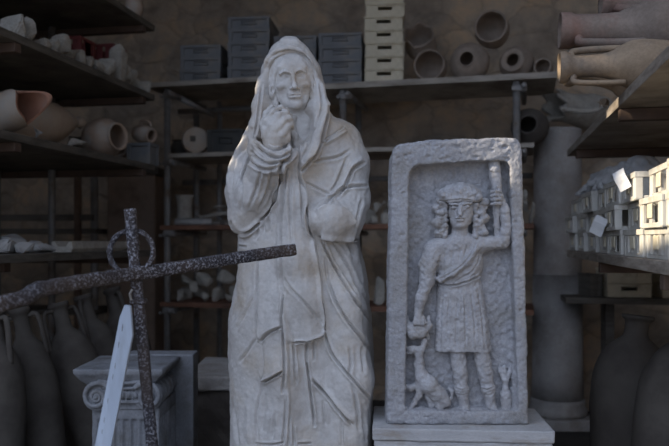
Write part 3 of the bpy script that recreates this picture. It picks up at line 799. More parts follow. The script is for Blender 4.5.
# face and cap
g(3*m, .7, [(444, 201), (452, 200), (462, 199.5), (473, 201)], .1); g(2.4*m, .6, [(450, 206.5), (454, 205.5), (457.5, 206.5)], .1); g(2.4*m, .6, [(463, 206), (467, 204.8), (471, 206)], .1)
g(3*m, .7, [(456.5, 219), (460, 218.5), (464, 219)], .1); g(2*m, .7, [(457.5, 208), (457, 215), (460, 216.3), (463, 215), (462, 208)], .1); g(1.6*m, .6, [(450, 208.5), (454, 209.3), (458, 208.5)]); g(1.6*m, .6, [(463, 208), (467, 208.7), (471, 207.8)])
for k in range(7): g(2*m, .9, [(441 + k * 5.6, 186 + abs(k - 3) * 1.6), (440 + k * 5.9, 197)], .2)
for k in range(4):
    g(2.4*m, .9, [(436, 206 + k * 8), (441, 209 + k * 8), (446, 206 + k * 8)], .2); g(2.4*m, .9, [(474.5, 205 + k * 8), (479, 208 + k * 8), (483, 205 + k * 8)], .2)
# tunic
g(4*m, .9, [(476, 243), (470, 256), (460, 267), (446, 276), (439, 279)], .08); g(3*m, .9, [(481, 248), (478, 262), (470, 273), (455, 281)], .1)
cy.step(4*m, 4, [(436, 281), (448, 284.5), (463, 282), (479, 275)], -1); g(5*m, .9, [(437, 282), (448, 285.5), (463, 283), (481, 275)], .05)
for a in ([(446, 250), (444, 262), (442, 272)], [(453, 250), (452, 262), (449, 271)], [(460, 250), (459, 262)], [(467, 246), (464, 258)],
          [(443, 290), (441, 318), (440, 349)], [(450, 290), (448, 320), (447, 349)], [(458, 300), (456.5, 325), (456, 350)], [(464, 290), (465.5, 320), (466, 350)], [(470, 285), (474, 315), (476, 350)], [(476, 282), (482, 315), (485, 348)], [(456, 292), (462, 303), (460, 315)]):
    g(2.6*m, 1.2, a, .2)
cy.ridge(3*m, 3, [(461, 292), (462, 312), (461, 350)], .2)
# boots
g(3*m, .8, [(455, 388), (461, 390), (469, 388)], .02); g(3*m, .8, [(481, 388), (487, 390), (494, 387)], .02); g(2*m, .8, [(456, 394), (462, 395.5), (468, 394)], .02); g(2*m, .8, [(483, 394), (488, 395.5), (494, 393)], .02)

def youth(v):
    # legs and boots
    v.chain([r(457, 346, 2.70), r(459, 365, 2.695), r(460, 372, 2.69), r(461.5, 390, 2.695), r(465, 407, 2.70)], [.028, .025, .024, .022, .017], 0.008)
    v.chain([r(480, 344, 2.695), r(483, 364, 2.69), r(485, 372, 2.685), r(488, 389, 2.69), r(491, 405, 2.695)], [.028, .025, .024, .022, .017], 0.008)
    v.ell(r(461.5, 388, 2.692), (.026, .024, .010), 0.006); v.ell(r(487.5, 387, 2.688), (.026, .024, .010), 0.006)
    v.chain([r(464, 407, 2.70), r(466, 412, 2.685)], [.017, .013], 0.008); v.chain([r(490, 405, 2.695), r(496, 412, 2.685)], [.016, .012], 0.008)
    # skirt of the tunic
    def skirt(x, y, z):
        zf = z.ravel(); py = CY - (zf - H) / (2.69 + DS) * F_PX
        L = np.interp(py, [278, 285, 300, 330, 351], [438.5, 438, 437, 436, 435]); Rr = np.interp(py, [278, 285, 300, 330, 351], [480.5, 482.5, 485.5, 490, 492.5])
        c = ((L + Rr) / 2 - CX) / F_PX * (2.69 + DS); a = (Rr - L) / 2 / F_PX * (2.69 + DS)
        b = np.interp(py, [278, 300, 351], [.042, .046, .052])
        c, a, b = (w_[None, None, :] for w_ in (c, a, b))
        n = 2.6; k = (np.abs((x - c) / a) ** n + np.abs((y - 2.63) / b) ** n) ** (1 / n)
        d = (k - 1) * np.minimum(a, b)
        zb = H + (CY - 351.5) / F_PX * (2.69 + DS); zc = H + (CY - 276) / F_PX * (2.69 + DS)
        return np.maximum(np.maximum(d, zb - z), z - zc)
    v.op(skirt, ((r(430, 352)[0], 2.5, r(430, 353)[2]), (r(497, 352)[0], 2.66, r(430, 275)[2])), 0.006)
    # trunk, shoulders, neck
    v.ell(r(459, 264, 2.705), (.084, .050, .088), 0.014)
    v.chain([r(436, 248, 2.70), r(458, 243, 2.695), r(479, 244, 2.70)], [.034, .036, .034], 0.015)
    v.chain([r(459, 240, 2.695), r(460, 226, 2.69)], [.030, .028], 0.008)
    v.chain([r(476, 246, 2.67), r(467, 262, 2.662), r(452, 273, 2.662), r(440, 279, 2.675)], [.013, .014, .014, .012], 0.008)
    # lowered arm
    v.chain([r(433, 251, 2.695), r(428, 266, 2.685), r(427, 281, 2.68)], [.034, .030, .026], 0.012)
    v.chain([r(427, 281, 2.68), r(421, 298, 2.675), r(418.5, 313, 2.675)], [.024, .020, .014], 0.006)
    v.ell(r(418.5, 317, 2.672), (.017, .014, .019), 0.005)
    for k in range(4): v.chain([r(415 + k * 2.6, 318, 2.665), r(414.6 + k * 2.8, 324, 2.662), r(415 + k * 2.6, 327, 2.672)], [.0052, .005, .0045], 0.002)
    v.cap(r(423, 316, 2.67), r(425.5, 323, 2.667), .0058, .0048, 0.003)
    # raised arm with its hand closed on the staff
    v.chain([r(478, 243, 2.695), r(490, 243, 2.685), r(503, 242, 2.68)], [.032, .024, .023], 0.010)
    v.chain([r(503.5, 242, 2.68), r(506.5, 226, 2.678), r(504.5, 210, 2.675), r(501, 201, 2.675)], [.022, .020, .018, .014], 0.006)
    v.ell(r(499.5, 197, 2.668), (.014, .014, .022), 0.005)
    for k in range(4): v.chain([r(500.5, 191.5 + k * 4.1, 2.655), r(495.5, 191 + k * 4.1, 2.648), r(492, 191.8 + k * 4.1, 2.658)], [.0062, .0062, .0055], 0.002)
    v.cap(r(500, 192, 2.662), r(497, 186.5, 2.655), .006, .005, 0.003)
    # head with face
    v.ell(r(460.5, 212, 2.685), (.046, .046, .060), 0.006)
    v.ell(r(460, 222, 2.668), (.030, .024, .026), 0.010)
    v.cap(r(460, 206, 2.642), r(460, 214.5, 2.632), .005, .0075, 0.005)
    v.cap(r(449, 204, 2.648), r(457, 204.2, 2.641), .0035, .004, 0.004); v.cap(r(472, 203, 2.648), r(463, 203.8, 2.641), .0035, .004, 0.004)
    v.ell(r(453.7, 207.5, 2.645), (.009, .006, .006), 0.002); v.ell(r(466.8, 207, 2.645), (.009, .006, .006), 0.002)
    v.cap(r(456.3, 217.9, 2.640), r(464, 217.8, 2.640), .0035, .0035, 0.004); v.cap(r(457, 220.6, 2.641), r(463.4, 220.6, 2.641), .004, .004, 0.004)
    v.ell(r(460, 226, 2.652), (.013, .011, .009), 0.008)
youth_o = rel_part('youth', (408, 180), (512, 416), youth, carve=cy, seed=13)

def hair(v):
    for s in (-1, 1):
        cx0 = 460.3 + s * 18.5
        for k in range(7):
            v.ell(r(cx0 + s * (2.2 + 2.6 * math.sin(k * 2.3 + s)), 203 + k * 5.0, 2.685 + .006 * (k % 2)), (.022 - .001 * k, .027, .014 + .004 * (k % 2)), 0.005)
            v.ell(r(cx0 - s * 3.5, 206 + k * 5, 2.674), (.010, .014, .011), 0.006)
rel_part('hair', (428, 194), (494, 244), hair, carve=cy, seed=17, amp=2.0).parent = youth_o
def cap_(v):
    v.ell(r(460, 195, 2.69), (.076, .046, .040), 0.01)
    v.chain([r(438, 200.5, 2.668), r(450, 199, 2.653), r(461, 198, 2.648), r(472, 199, 2.653), r(482, 200, 2.668)], [.008, .009, .009, .009, .008], 0.006)
    for k in range(8): v.ell(r(442 + k * 5.2, 189 + abs(k - 3.5) * 1.7 + (k % 2) * 2, 2.66), (.014, .020, .016), 0.006)
    x, y, z = v.grid((slice(None),) * 3)
    v.F[:] = np.maximum(v.F, (H + (CY - 203) / F_PX * (2.66 + DS)) - z)
rel_part('cap', (432, 176), (488, 206), cap_, carve=cy, seed=19, amp=1.6).parent = youth_o
def staff(v):
    v.chain([r(494.5, 163, 2.69), r(495.5, 176, 2.682), r(497, 190, 2.675)], [.021, .020, .016], 0.006)
    v.ell(r(495, 170, 2.672), (.017, .016, .012), 0.008)
    v.chain([r(497, 190, 2.675), r(497, 238, 2.685), r(497, 247, 2.69)], [.0135, .0115, .010], 0.004)
rel_part('staff', (487, 158), (506, 250), staff, seed=23)
def prey(v):
    v.chain([r(406, 318, 2.69), r(407.5, 328, 2.685), r(413, 334, 2.68), r(421, 333, 2.68), r(427.5, 325, 2.685), r(428.5, 317, 2.69)], [.009, .014, .018, .018, .013, .007], 0.008)
    v.ell(r(418, 326, 2.685), (.032, .022, .020), 0.010)
    v.cap(r(405, 332, 2.695), r(403.8, 336, 2.70), .012, .010, 0.006); v.cap(r(426, 332, 2.685), r(428, 338, 2.69), .010, .006, 0.005)
rel_part('bundle', (402, 312), (432, 341), prey, seed=27)
def dog(v):
    v.chain([r(422, 378, 2.685), r(428, 384, 2.68), r(437, 393, 2.685), r(443, 399, 2.69)], [.026, .029, .027, .023], 0.010)     # trunk
    v.chain([r(421, 376, 2.685), r(419, 364, 2.685), r(419, 354, 2.68)], [.022, .016, .014], 0.008)                                # neck
    v.chain([r(420, 350, 2.678), r(413, 349.5, 2.68), r(405.5, 347.5, 2.69)], [.015, .012, .0075], 0.006)                         # head and muzzle
    v.cap(r(411, 352.5, 2.682), r(406.5, 352.5, 2.69), .006, .005, 0.003)
    v.chain([r(422.5, 348, 2.68), r(424.5, 341, 2.685), r(424, 337.5, 2.69)], [.009, .008, .004], 0.004)                          # ear
    v.chain([r(421, 383, 2.683), r(418.5, 396, 2.683), r(410.5, 409, 2.688)], [.016, .011, .009], 0.007); v.cap(r(410.5, 410.5, 2.687), r(405.5, 412, 2.688), .009, .007, 0.005)
    v.chain([r(418, 384, 2.69), r(411, 388.5, 2.69), r(405, 386, 2.693)], [.012, .009, .0085], 0.006)                              # raised paw
    v.chain([r(438, 396, 2.683), r(445, 402, 2.683), r(439, 405, 2.684), r(441.5, 411, 2.688)], [.025, .017, .013, .010], 0.008); v.cap(r(441, 412, 2.686), r(434.5, 413, 2.686), .009, .007, 0.005)
    v.chain([r(428, 395, 2.695), r(431, 404, 2.695), r(431, 411, 2.695)], [.013, .011, .009], 0.006)
    v.chain([r(446, 403, 2.69), r(451.5, 398, 2.692), r(452, 391, 2.694), r(448.5, 388.5, 2.696)], [.006, .0055, .005, .004], 0.004)  # tail
rel_part('dog', (401, 335), (456, 416), dog, seed=29)
def plant(v):
    v.chain([r(506, 411, 2.695), r(505.5, 395, 2.69), r(505.5, 380, 2.695), r(504, 368, 2.70)], [.017, .014, .009, .008], 0.008)
    v.chain([r(505, 382, 2.695), r(500.5, 372, 2.70), r(499, 366, 2.705)], [.008, .007, .005], 0.006)
    v.chain([r(505.5, 382, 2.695), r(509.5, 373, 2.70), r(510.5, 366, 2.705)], [.008, .007, .005], 0.006)
    v.ell(r(506, 398, 2.695), (.017, .012, .032), 0.012); v.chain([r(511, 411, 2.70), r(512, 396, 2.70)], [.010, .007], 0.008)
rel_part('plant', (496, 360), (516, 416), plant, seed=31)
# ------------------------------------------------------------------ iron cross with its ring, and the slat leaning on it
def rough_bar(name, pts, w, h, mat, parent, root, seed, amp=0.002, step=0.012, rnd_c=0.3):
    """hammered bar of rounded rectangular section along a polyline"""
    P0 = [Vector(p) - Vector(root) for p in pts]
    fine = []
    for a, b in zip(P0[:-1], P0[1:]):
        k = max(1, int((b - a).length / step))
        fine += [a.lerp(b, i / k) for i in range(k)]
    fine.append(P0[-1])
    bm = bmesh.new(); rings = []; n = len(fine)
    sec = [(-1, -1 + rnd_c), (-1, 1 - rnd_c), (-1 + rnd_c, 1), (1 - rnd_c, 1), (1, 1 - rnd_c), (1, -1 + rnd_c), (1 - rnd_c, -1), (-1 + rnd_c, -1)]
    V_ = np.array([f[:] for f in fine])
    for i, c in enumerate(fine):
        t = (fine[min(i + 1, n - 1)] - fine[max(i - 1, 0)]).normalized()
        side = t.cross(Vector((0, 1, 0))).normalized(); back = side.cross(t).normalized()
        rings.append([bm.verts.new(c + side * (u * w / 2) + back * (v * h / 2)) for u, v in sec])
    for a, b in zip(rings[:-1], rings[1:]):
        for k in range(8): bm.faces.new((a[k], a[(k + 1) % 8], b[(k + 1) % 8], b[k]))
    bm.faces.new(rings[0]); bm.faces.new(rings[-1][::-1])
    co_ = np.array([v.co[:] for v in bm.verts]); nz = vnoise(co_ * 60, seed) * amp * .8 + vnoise(co_ * 14, seed + 1) * amp * .5
    bmesh.ops.recalc_face_normals(bm, faces=bm.faces); bm.normal_update()
    for v, d in zip(bm.verts, nz): v.co += v.normal * d
    return from_bm(name, bm, mat, parent, smooth=True)

c_floor = P(180, 734, 2.05)
cross = empty('iron_cross', (c_floor.x, c_floor.y, 0), 'tall lichen-spotted iron cross with a ring at its crossing, in front of everything', 'cross')
rt = cross.location.copy()
rough_bar('upright', [P(130, 209, 2.115), P(134.5, 262, 2.11), P(138.5, 300, 2.105), P(147, 390, 2.09), P(152.5, 446, 2.08), Vector((c_floor.x, 2.05, 0.0))], .0285, .026, M['iron'], cross, rt, 41)
bar = rough_bar('crossbar', [P(-160, 340, 1.50), P(-40, 313.5, 1.68), P(0, 304, 1.74), P(25, 297.5, 1.79), P(38, 289.5, 1.83), P(80, 282, 1.93), P(120, 276, 2.06), P(165, 269.5, 2.16), P(230, 259, 2.28), P(294, 249.5, 2.40)], .0375, .030, M['iron'], cross, rt, 45)
bm = bmesh.new()
cc = P(131.5, 252, 2.118) - rt
ring_pts = [cc + Vector((math.cos(a) * .0615, math.sin(a) * .006, math.sin(a) * .0615)) for a in [2 * PI * k / 48 for k in range(48)]]
bm_tube(bm, ring_pts, [.0078 + .0008 * math.sin(5 * k) for k in range(48)], 10, closed=True)
from_bm('ring', bm, M['iron'], cross, smooth=True)
bm = bmesh.new()
cl = P(138.6, 301, 2.105) - rt
bm_box(bm, cl + Vector((-.021, -.019, -.007)), cl + Vector((.021, .019, .007)), .003)
clamp_ = from_bm('clamp', bm, M['iron'], cross)
bm = bmesh.new(); bm_tube(bm, [cl + Vector((-.016, -.018, .004)), cl + Vector((-.019, -.022, .022)), cl + Vector((-.012, -.020, .034))], .0035, 6)
from_bm('wire', bm, M['steel'], clamp_)

# slat
sp = [(127.4, 304, 2.075), (133.4, 305, 2.075), (135.4, 334, 2.073), (114.2, 443, 2.055)]
lt = [(98.3, 443, 2.055), (122.6, 316, 2.074)]
a = P(*sp[3]); b = P(*sp[2]); dn = (a - b) / (b.z - a.z)
fr = a + dn * (a.z); c2 = P(*lt[0]); d2 = P(*lt[1]); dn2 = (c2 - d2) / (d2.z - c2.z); fl = c2 + dn2 * c2.z
pts = [P(*p) for p in sp] + [fr, fl] + [P(*p) for p in lt]
s_root = Vector(((fr.x + fl.x) / 2, fr.y, 0))
slat = empty('painted_slat', s_root, 'narrow pale blue painted wooden slat with pointed top leaning on the iron cross', 'slat')
bm = bmesh.new()
f0 = [bm.verts.new(p - s_root + Vector((0, -.016, 0))) for p in pts]; f1 = [bm.verts.new(p - s_root + Vector((0, -.030, 0))) for p in pts]
bm.faces.new(f0); bm.faces.new(f1[::-1]); n = len(pts)
for i in range(n): bm.faces.new((f0[i], f1[i], f1[(i + 1) % n], f0[(i + 1) % n]))
bmesh.ops.bevel(bm, geom=list(bm.edges), offset=.0015, segments=1, affect='EDGES')
from_bm('board', bm, M['slat'], slat)
for (px, py, l) in ((122, 328, 3.5), (118.5, 345, 3), (115.3, 366, 3), (113.2, 378, 4), (108.6, 401, 3), (105.3, 420, 3), (103.4, 431, 2.4)):
    bm = bmesh.new(); p0 = P(px, py - l, 2.035) - s_root; p1 = P(px - l * .18, py + l, 2.035) - s_root
    D_ = P(px, py, 2.07).y
    k = (441 - py) / 127.0; yy_ = 2.055 + .019 * k - .0302 - s_root.y
    p0.y = p1.y = yy_; bm_tube(bm, [p0, p1], [.0008, .0011], 5)
    from_bm('paint_chip', bm, M['wood_dark'], slat)['label'] = 'dark chip in the paint'

# ------------------------------------------------------------------ ionic capital on its fluted pilaster
K0 = Vector(((118 - CX) / F_PX * 2.9, 2.9, 0))
cap = empty('ionic_capital', K0, 'dark grey fluted marble pilaster block topped by an ionic capital with two scrolls', 'capital')
k = lambda px, py, y=0.0: Vector(((px - CX) / F_PX * (2.9 + y) - K0.x, y, H + (CY - py) / F_PX * (2.9 + y)))
ztop = k(118, 369).z
def prism(name, prof, y0, y1, mat, parent, bev=.004):
    bm = bmesh.new()
    A = [bm.verts.new((x, y0, z)) for x, z in prof]; B = [bm.verts.new((x, y1, z)) for x, z in prof]
    bm.faces.new(A); bm.faces.new(B[::-1]); n = len(prof)
    for i in range(n): bm.faces.new((A[i], B[i], B[(i + 1) % n], A[(i + 1) % n]))
    bmesh.ops.bevel(bm, geom=list(bm.edges), offset=bev, segments=2, affect='EDGES')
    return from_bm(name, bm, mat, parent)
xa = [k(p, 369).x for p in (73, 163)]
mx_ = lambda px: (px - CX) / F_PX * 2.9 - K0.x
mz_ = lambda py: H + (CY - py) / F_PX * 2.9
VA = Vol((xa[0] - .03, -.03, .55), (xa[1] + .03, .37, ztop + .03), .0045)
def abac(x, y, z):
    zf = z.ravel(); py = CY - (zf - H) / 2.9 * F_PX
    e = np.interp(py, [369, 374, 377, 381, 385], [0, .002, .012, .024, .040])[None, None, :]
    d = np.maximum(np.abs(x - (xa[0] + xa[1]) / 2) - ((xa[1] - xa[0]) / 2 - e), np.abs(y - .165) - (.175 - e * .8))
    return np.maximum(np.maximum(d, z - ztop), mz_(386) - z)
VA.op(abac, ((-9, -9, -9), (9, 9, 9)), 0)
V, Q = VA.mesh(); V += normals(V, Q) * (0.003 * vnoise(V * 25, 51) + .0015 * vnoise(V * 70, 52))[:, None]
link_mesh('abacus', np_mesh('abacus', V, Q), M['capital'], cap)
for s, cxp in ((-1, 96.5), (1, 147.5)):
    VV_ = Vol((mx_(cxp) - .10, -.04, mz_(418)), (mx_(cxp) + .10, .36, mz_(372)), .0034)
    ex, ez = mx_(cxp), mz_(397)
    VV_.op(lambda x, y, z: np.maximum(np.hypot(x - ex, z - ez) - .048, np.abs(y - .165) - .155), ((-9, -9, -9), (9, 9, 9)), 0)                      # bolster running back
    for q_ in range(3): VV_.op(lambda x, y, z: np.maximum(np.hypot(x - ex, z - ez) - .052, np.abs(y - .11 - .06 * q_) - .012), ((-9, -9, -9), (9, 9, 9)), .008)
    pts = []
    for i in range(60):
        a_ = PI / 2 + s * (-1) * (-i * 0.235); rr = .060 * math.exp(-i * .031)
        pts.append((ex + rr * math.cos(PI / 2 - s * (i * .235 - .9)) , -.004, ez + rr * math.sin(PI / 2 - s * (i * .235 - .9))))
    VV_.op(lambda x, y, z: np.maximum(np.hypot(x - ex, z - ez) - .056, np.abs(y - .022) - .018), ((-9, -9, -9), (9, 9, 9)), .004)
    VV_.chain(pts, [max(.0095 - .00010 * i, .004) for i in range(60)], .003)
    VV_.ell((ex, .0, ez), (.011, .012, .011), .003)
    V, Q = VV_.mesh(); V += normals(V, Q) * (0.0018 * vnoise(V * 40, 53 + s))[:, None]
    vol_ = link_mesh('volute', np_mesh('volute', V, Q), M['capital'], cap)
    bm = bmesh.new(); bmesh.ops.create_uvsphere(bm, u_segments=14, v_segments=8, radius=.0095)
    bmesh.ops.translate(bm, verts=bm.verts, vec=(ex, -.008, ez)); from_bm('scroll_eye', bm, M['capital'], vol_, smooth=True)
VE = Vol((mx_(84), -.03, mz_(412)), (mx_(160), .34, mz_(378)), .0036)
VE.chain([(mx_(98), .006, mz_(381.5)), (mx_(122), .006, mz_(384)), (mx_(147), .006, mz_(381.5))], .0075, .004)
VE.chain([(mx_(102), .006, mz_(388)), (mx_(122), .006, mz_(389)), (mx_(143), .006, mz_(388))], .006, .004)
def core(x, y, z): return np.maximum(np.maximum(np.abs(x - mx_(122)) - mx_(148) + mx_(122), np.abs(y - .17) - .155), np.abs(z - (mz_(379) + mz_(411)) / 2) - (mz_(379) - mz_(411)) / 2)
VE.op(core, ((-9, -9, -9), (9, 9, 9)), .006)
for i in range(5):
    x_ = mx_(109.5 + i * 6.4)
    VE.ell((x_, .010, mz_(395.5)), (.0105, .014, .017), .002)
    if i < 4: VE.chain([(x_ + .0124, .008, mz_(391)), (x_ + .0124, .008, mz_(400))], [.003, .0045], .002)
VE.chain([(mx_(100), .008, mz_(402.5)), (mx_(145), .008, mz_(402.5))], .007, .003)
V, Q = VE.mesh(); V += normals(V, Q) * (0.0014 * vnoise(V * 50, 57))[:, None]
link_mesh('egg_and_dart', np_mesh('egg_and_dart', V, Q), M['capital'], cap)
VS = Vol((mx_(86), -.01, .10), (mx_(162), .34, mz_(407)), .006)
def shaft(x, y, z):
    d = np.maximum(np.abs(x - mx_(124)) - (mx_(124) - mx_(90)), np.abs(y - .175) - .155)
    d = d + 0 * z
    zc = mz_(421)
    for i in range(7):
        xf = mx_(98.5 + i * 8.6)
        fl_ = np.sqrt((x - xf) ** 2 + (y - .018) ** 2) - .0125 + 0 * z
        fl_ = np.maximum(fl_, z - zc)
        d = np.maximum(d, -fl_)
    for i in range(7):
        yf = .055 + i * .04; xr_ = mx_(158)
        fl_ = np.sqrt((x - xr_) ** 2 + (y - yf) ** 2) - .0125 + 0 * z
        d = np.maximum(d, -np.maximum(fl_, z - zc))
    return np.maximum(np.maximum(d, z - mz_(408)), .12 - z)
VS.op(shaft, ((-9, -9, -9), (9, 9, 9)), 0)
V, Q = VS.mesh(); V += normals(V, Q) * (0.0016 * vnoise(V * 30, 59))[:, None]
link_mesh('fluted_shaft', np_mesh('fluted_shaft', V, Q), M['capital'], cap)
bm = bmesh.new(); bm_box(bm, (mx_(78), .0, 0), (mx_(164), .34, .125), .01); from_bm('plinth', bm, M['capital'], cap)
rb_r = (194 - CX) / F_PX * 3.26 - K0.x
bm = bmesh.new(); bm_box(bm, (mx_(100), .345, 0), (rb_r, .46, H - .494), .006); from_bm('rear_block', bm, M['capital'], cap)

# low stone bench behind the veiled statue
bx0 = (184 - CX) / F_PX * 3.62; bx1 = -.17
bench = empty('stone_bench', ((bx0 + bx1) / 2, 3.9, 0), 'low stone ledge with a pale top slab between the capital and the veiled statue', 'stone ledge')
hx = (bx1 - bx0) / 2
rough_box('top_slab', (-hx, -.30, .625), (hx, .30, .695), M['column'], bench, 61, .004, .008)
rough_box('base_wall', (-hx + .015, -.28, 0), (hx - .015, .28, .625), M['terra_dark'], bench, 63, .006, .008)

# ------------------------------------------------------------------ amphorae
def amphora_prof(hb, rb, rn, hn, rim, toe=.02):
    """hb body height, rb max radius, rn neck radius, hn neck height; outer then inner wall, from toe to rim and back in"""
    o = [(0.0, 0.0), (toe, .005), (toe * 1.1, .04), (rb * .32, hb * .12), (rb * .62, hb * .27), (rb * .85, hb * .45), (rb * .97, hb * .62), (rb, hb * .74), (rb * .95, hb * .85), (rb * .75, hb * .94), (rn * 1.25, hb * 1.0),
         (rn, hb + hn * .25), (rn * .97, hb + hn * .7), (rim, hb + hn * .86), (rim * 1.02, hb + hn * .95), (rim * .95, hb + hn)]
    i = [(rim * .80, hb + hn * .98), (rn * .78, hb + hn * .7), (rn * .8, hb + hn * .2), (rn * .9, hb * .99), (rb * .6, hb * .93), (rb * .75, hb * .82), (rb * .5, hb * .5), (0.0, hb * .3)]
    o = catmull(o, 3); return [(max(a, 0), b) for a, b in o] + i

def amphora(name, label, base, axis, hb, rb, rn, hn, rim, mat, cat='amphora', group=None, handles=True, roll=0.0, jag=None, seg=40, hr=.016, ridges=0):
    """amphora standing or lying: base = toe, axis = direction from toe to mouth"""
    t = empty(name, base, label, cat, group)
    A = axis_matrix(axis, roll)
    bm = bmesh.new()
    pr = amphora_prof(hb, rb, rn, hn, rim)
    if ridges:
        pr = [(r_ * (1 + .02 * math.sin(z_ * ridges)) if z_ > hb * .9 else r_, z_) for r_, z_ in pr]
    bm_lathe(bm, pr, seg, A, jag=jag)
    co_ = np.array([v.co[:] for v in bm.verts]); nz = vnoise(co_ * 16, int(rb * 1e4)) * .004
    bmesh.ops.recalc_face_normals(bm, faces=bm.faces); bm.normal_update()
    for v, d in zip(bm.verts, nz): v.co += v.normal * d
    from_bm('body', bm, mat, t, smooth=True)
    if handles:
        for s in (0, PI):
            bm = bmesh.new()
            c_, s_ = math.cos(s), math.sin(s)
            path = [(rn * .95, hb + hn * .72), (rn + (rb - rn) * .45, hb + hn * .74), (rn + (rb - rn) * .62, hb + hn * .45), (rn + (rb - rn) * .66, hb * 1.0), (rb * .80, hb * .90)]
            pts = [A @ Vector((r_ * c_, r_ * s_, z_)) for r_, z_ in catmull(path, 4)]
            bm_tube(bm, pts, hr, 10, flat=.75)
            from_bm('handle', bm, mat, t, smooth=True)
    return t

def lean(deg, az):
    return (math.sin(math.radians(deg)) * math.cos(math.radians(az)), math.sin(math.radians(deg)) * math.sin(math.radians(az)), math.cos(math.radians(deg)))

# tall amphorae on the ground under the left shelves
for i, (px, D, hb, rb, rn, dg, lab) in enumerate((
        (6, 3.28, .90, .112, .036, 3, 'tall dim clay amphora on the ground, leftmost under the left shelves'),
        (62, 3.52, .90, .110, .036, 12, 'tall dim clay amphora on the ground, second from the left, leaning left'),
        (112, 3.80, .92, .128, .040, 16, 'tall dim clay amphora on the ground, third from the left, leaning behind the capital'),
        (137, 4.12, .94, .122, .040, 17, 'tall dim clay amphora on the ground, fourth from the left, leaning behind the capital'),
        (163, 4.45, .96, .128, .040, 17, 'tall dim clay amphora on the ground, nearest the brown pier, behind the capital'))):
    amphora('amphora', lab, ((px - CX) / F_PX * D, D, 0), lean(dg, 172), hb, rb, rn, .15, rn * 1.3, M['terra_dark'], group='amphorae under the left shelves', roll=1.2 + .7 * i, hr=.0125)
# stout amphorae on the ground under the right shelves
for i, (px, D, hb, rb, rn, hn, dg, lab) in enumerate((
        (612, 3.24, .93, .160, .052, .10, 7, 'stout grey amphora on the ground right of the column, leftmost of its row'),
        (650, 2.90, .95, .155, .054, .10, 10, 'stout grey amphora on the ground under the right shelf, second of its row'),
        (706, 2.58, .97, .150, .054, .10, 11, 'stout grey amphora on the ground at the right edge, nearest of its row'))):
    def jg_(th, i_): return (.012 * math.sin(3 * th + i) + .006 * math.sin(7 * th)) * min(1, max(0, (i_ - 34) / 8)) if i_ < 49 else .012 * math.sin(3 * th + i)
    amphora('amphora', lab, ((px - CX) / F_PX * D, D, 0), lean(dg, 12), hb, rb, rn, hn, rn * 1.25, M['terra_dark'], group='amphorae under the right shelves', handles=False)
# ------------------------------------------------------------------ racks
E_C = Vector((math.sin(math.radians(11)), math.cos(math.radians(11)), 0))       # along the aisle, away from the camera
NL = Vector((-E_C.y, E_C.x, 0)); NR = -NL
EL = Vector((-1.197, 5.0, 0)); ER = Vector((1.426, 4.6, 0))
ANG = math.radians(-11)                                                          # box local y = along the aisle

def side_pt(E, n, px, setback):
    """point on a line parallel to a shelf edge, set back into the shelf, that stands at column px"""
    B = E + n * setback; k = (px - CX) / F_PX
    t = (B.x - k * B.y) / (E_C.x - k * E_C.y)
    return B - E_C * t

def boxm(lo, hi, bev=.003):
    bm = bmesh.new(); bm_box(bm, lo, hi, bev); return bm
def rod(a, b, rr, seg=10):
    bm = bmesh.new(); bm_tube(bm, [a, b], rr, seg); return bm

# left rack: four boards on cross beams between steel uprights; local y runs along the aisle
lr = empty('shelf_rack', EL, 'dark timber and tube rack along the left side, loaded with broken pottery and fragments', 'rack', rot=(0, 0, ANG))
LZ = [2.78, 2.317, 1.85, 1.283]
for z_ in LZ:
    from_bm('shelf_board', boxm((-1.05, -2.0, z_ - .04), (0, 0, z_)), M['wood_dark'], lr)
    for t_ in (-.15, -1.5):
        from_bm('cross_beam', boxm((-1.08, t_ - .025, z_ - .085), (-.005 if z_ > 1.5 else -.06, t_ + .025, z_ - .042)), M['beam'], lr)
for x_ in (-.62, -1.02):
    for t_ in (-.22, -1.57):
        from_bm('upright', rod((x_, t_, 0), (x_, t_, 2.95), .024), M['steel'], lr, smooth=True)

# right rack
rr_ = empty('shelf_rack', ER, 'timber and tube rack along the right side, crates below and amphorae on top', 'rack', rot=(0, 0, ANG))
RZ = [1.902, 1.289]
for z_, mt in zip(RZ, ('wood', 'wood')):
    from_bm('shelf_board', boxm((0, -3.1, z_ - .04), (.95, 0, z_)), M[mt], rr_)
    for t_ in ((-.35, -1.70) if z_ > 1.5 else (-1.2, -2.4)):
        from_bm('cross_beam', boxm((.01, t_ - .025, z_ - .088), (.98, t_ + .025, z_ - .042)), M['beam'], rr_)
for x_ in (.70, .93):
    for t_ in (-.42, -1.77, -3.0):
        from_bm('upright', rod((x_, t_, 0), (x_, t_, 2.5), .024), M['steel'], rr_, smooth=True)

# back rack of scaffold tubes, turned to follow the back wall
TB = 0.25
def back_D(px): return 5.4 / (1 + TB * (px - CX) / F_PX)
br = empty('scaffold_rack', (0, 5.4, 0), 'steel tube rack with plank shelves along the back wall', 'rack', rot=(0, 0, math.radians(-14.04)))
BRM = Matrix.Rotation(math.radians(14.04), 4, 'Z') @ Matrix.Translation((0, -5.4, 0))
def bl(v): return BRM @ Vector(v)                       # world point into the rack's own frame
def bp(px, py, off=0.0):
    p = P(px, py, back_D(px)); return bl(p) + Vector((0, off, 0))
def plank(name, a, b, depth, th, mat, y0=0.0):
    """board whose front top edge runs from a to b (rack frame)"""
    bm = bmesh.new()
    d = b - a; vs = []
    for p in (a, b):
        for yy_, zz_ in ((y0, 0), (y0 + depth, 0), (y0 + depth, -th), (y0, -th)): vs.append(bm.verts.new(p + Vector((0, yy_, zz_))))
    for q_ in ((0, 1, 2, 3), (7, 6, 5, 4), (0, 4, 5, 1), (1, 5, 6, 2), (2, 6, 7, 3), (3, 7, 4, 0)): bm.faces.new([vs[i] for i in q_])
    return from_bm(name, bm, mat, br)
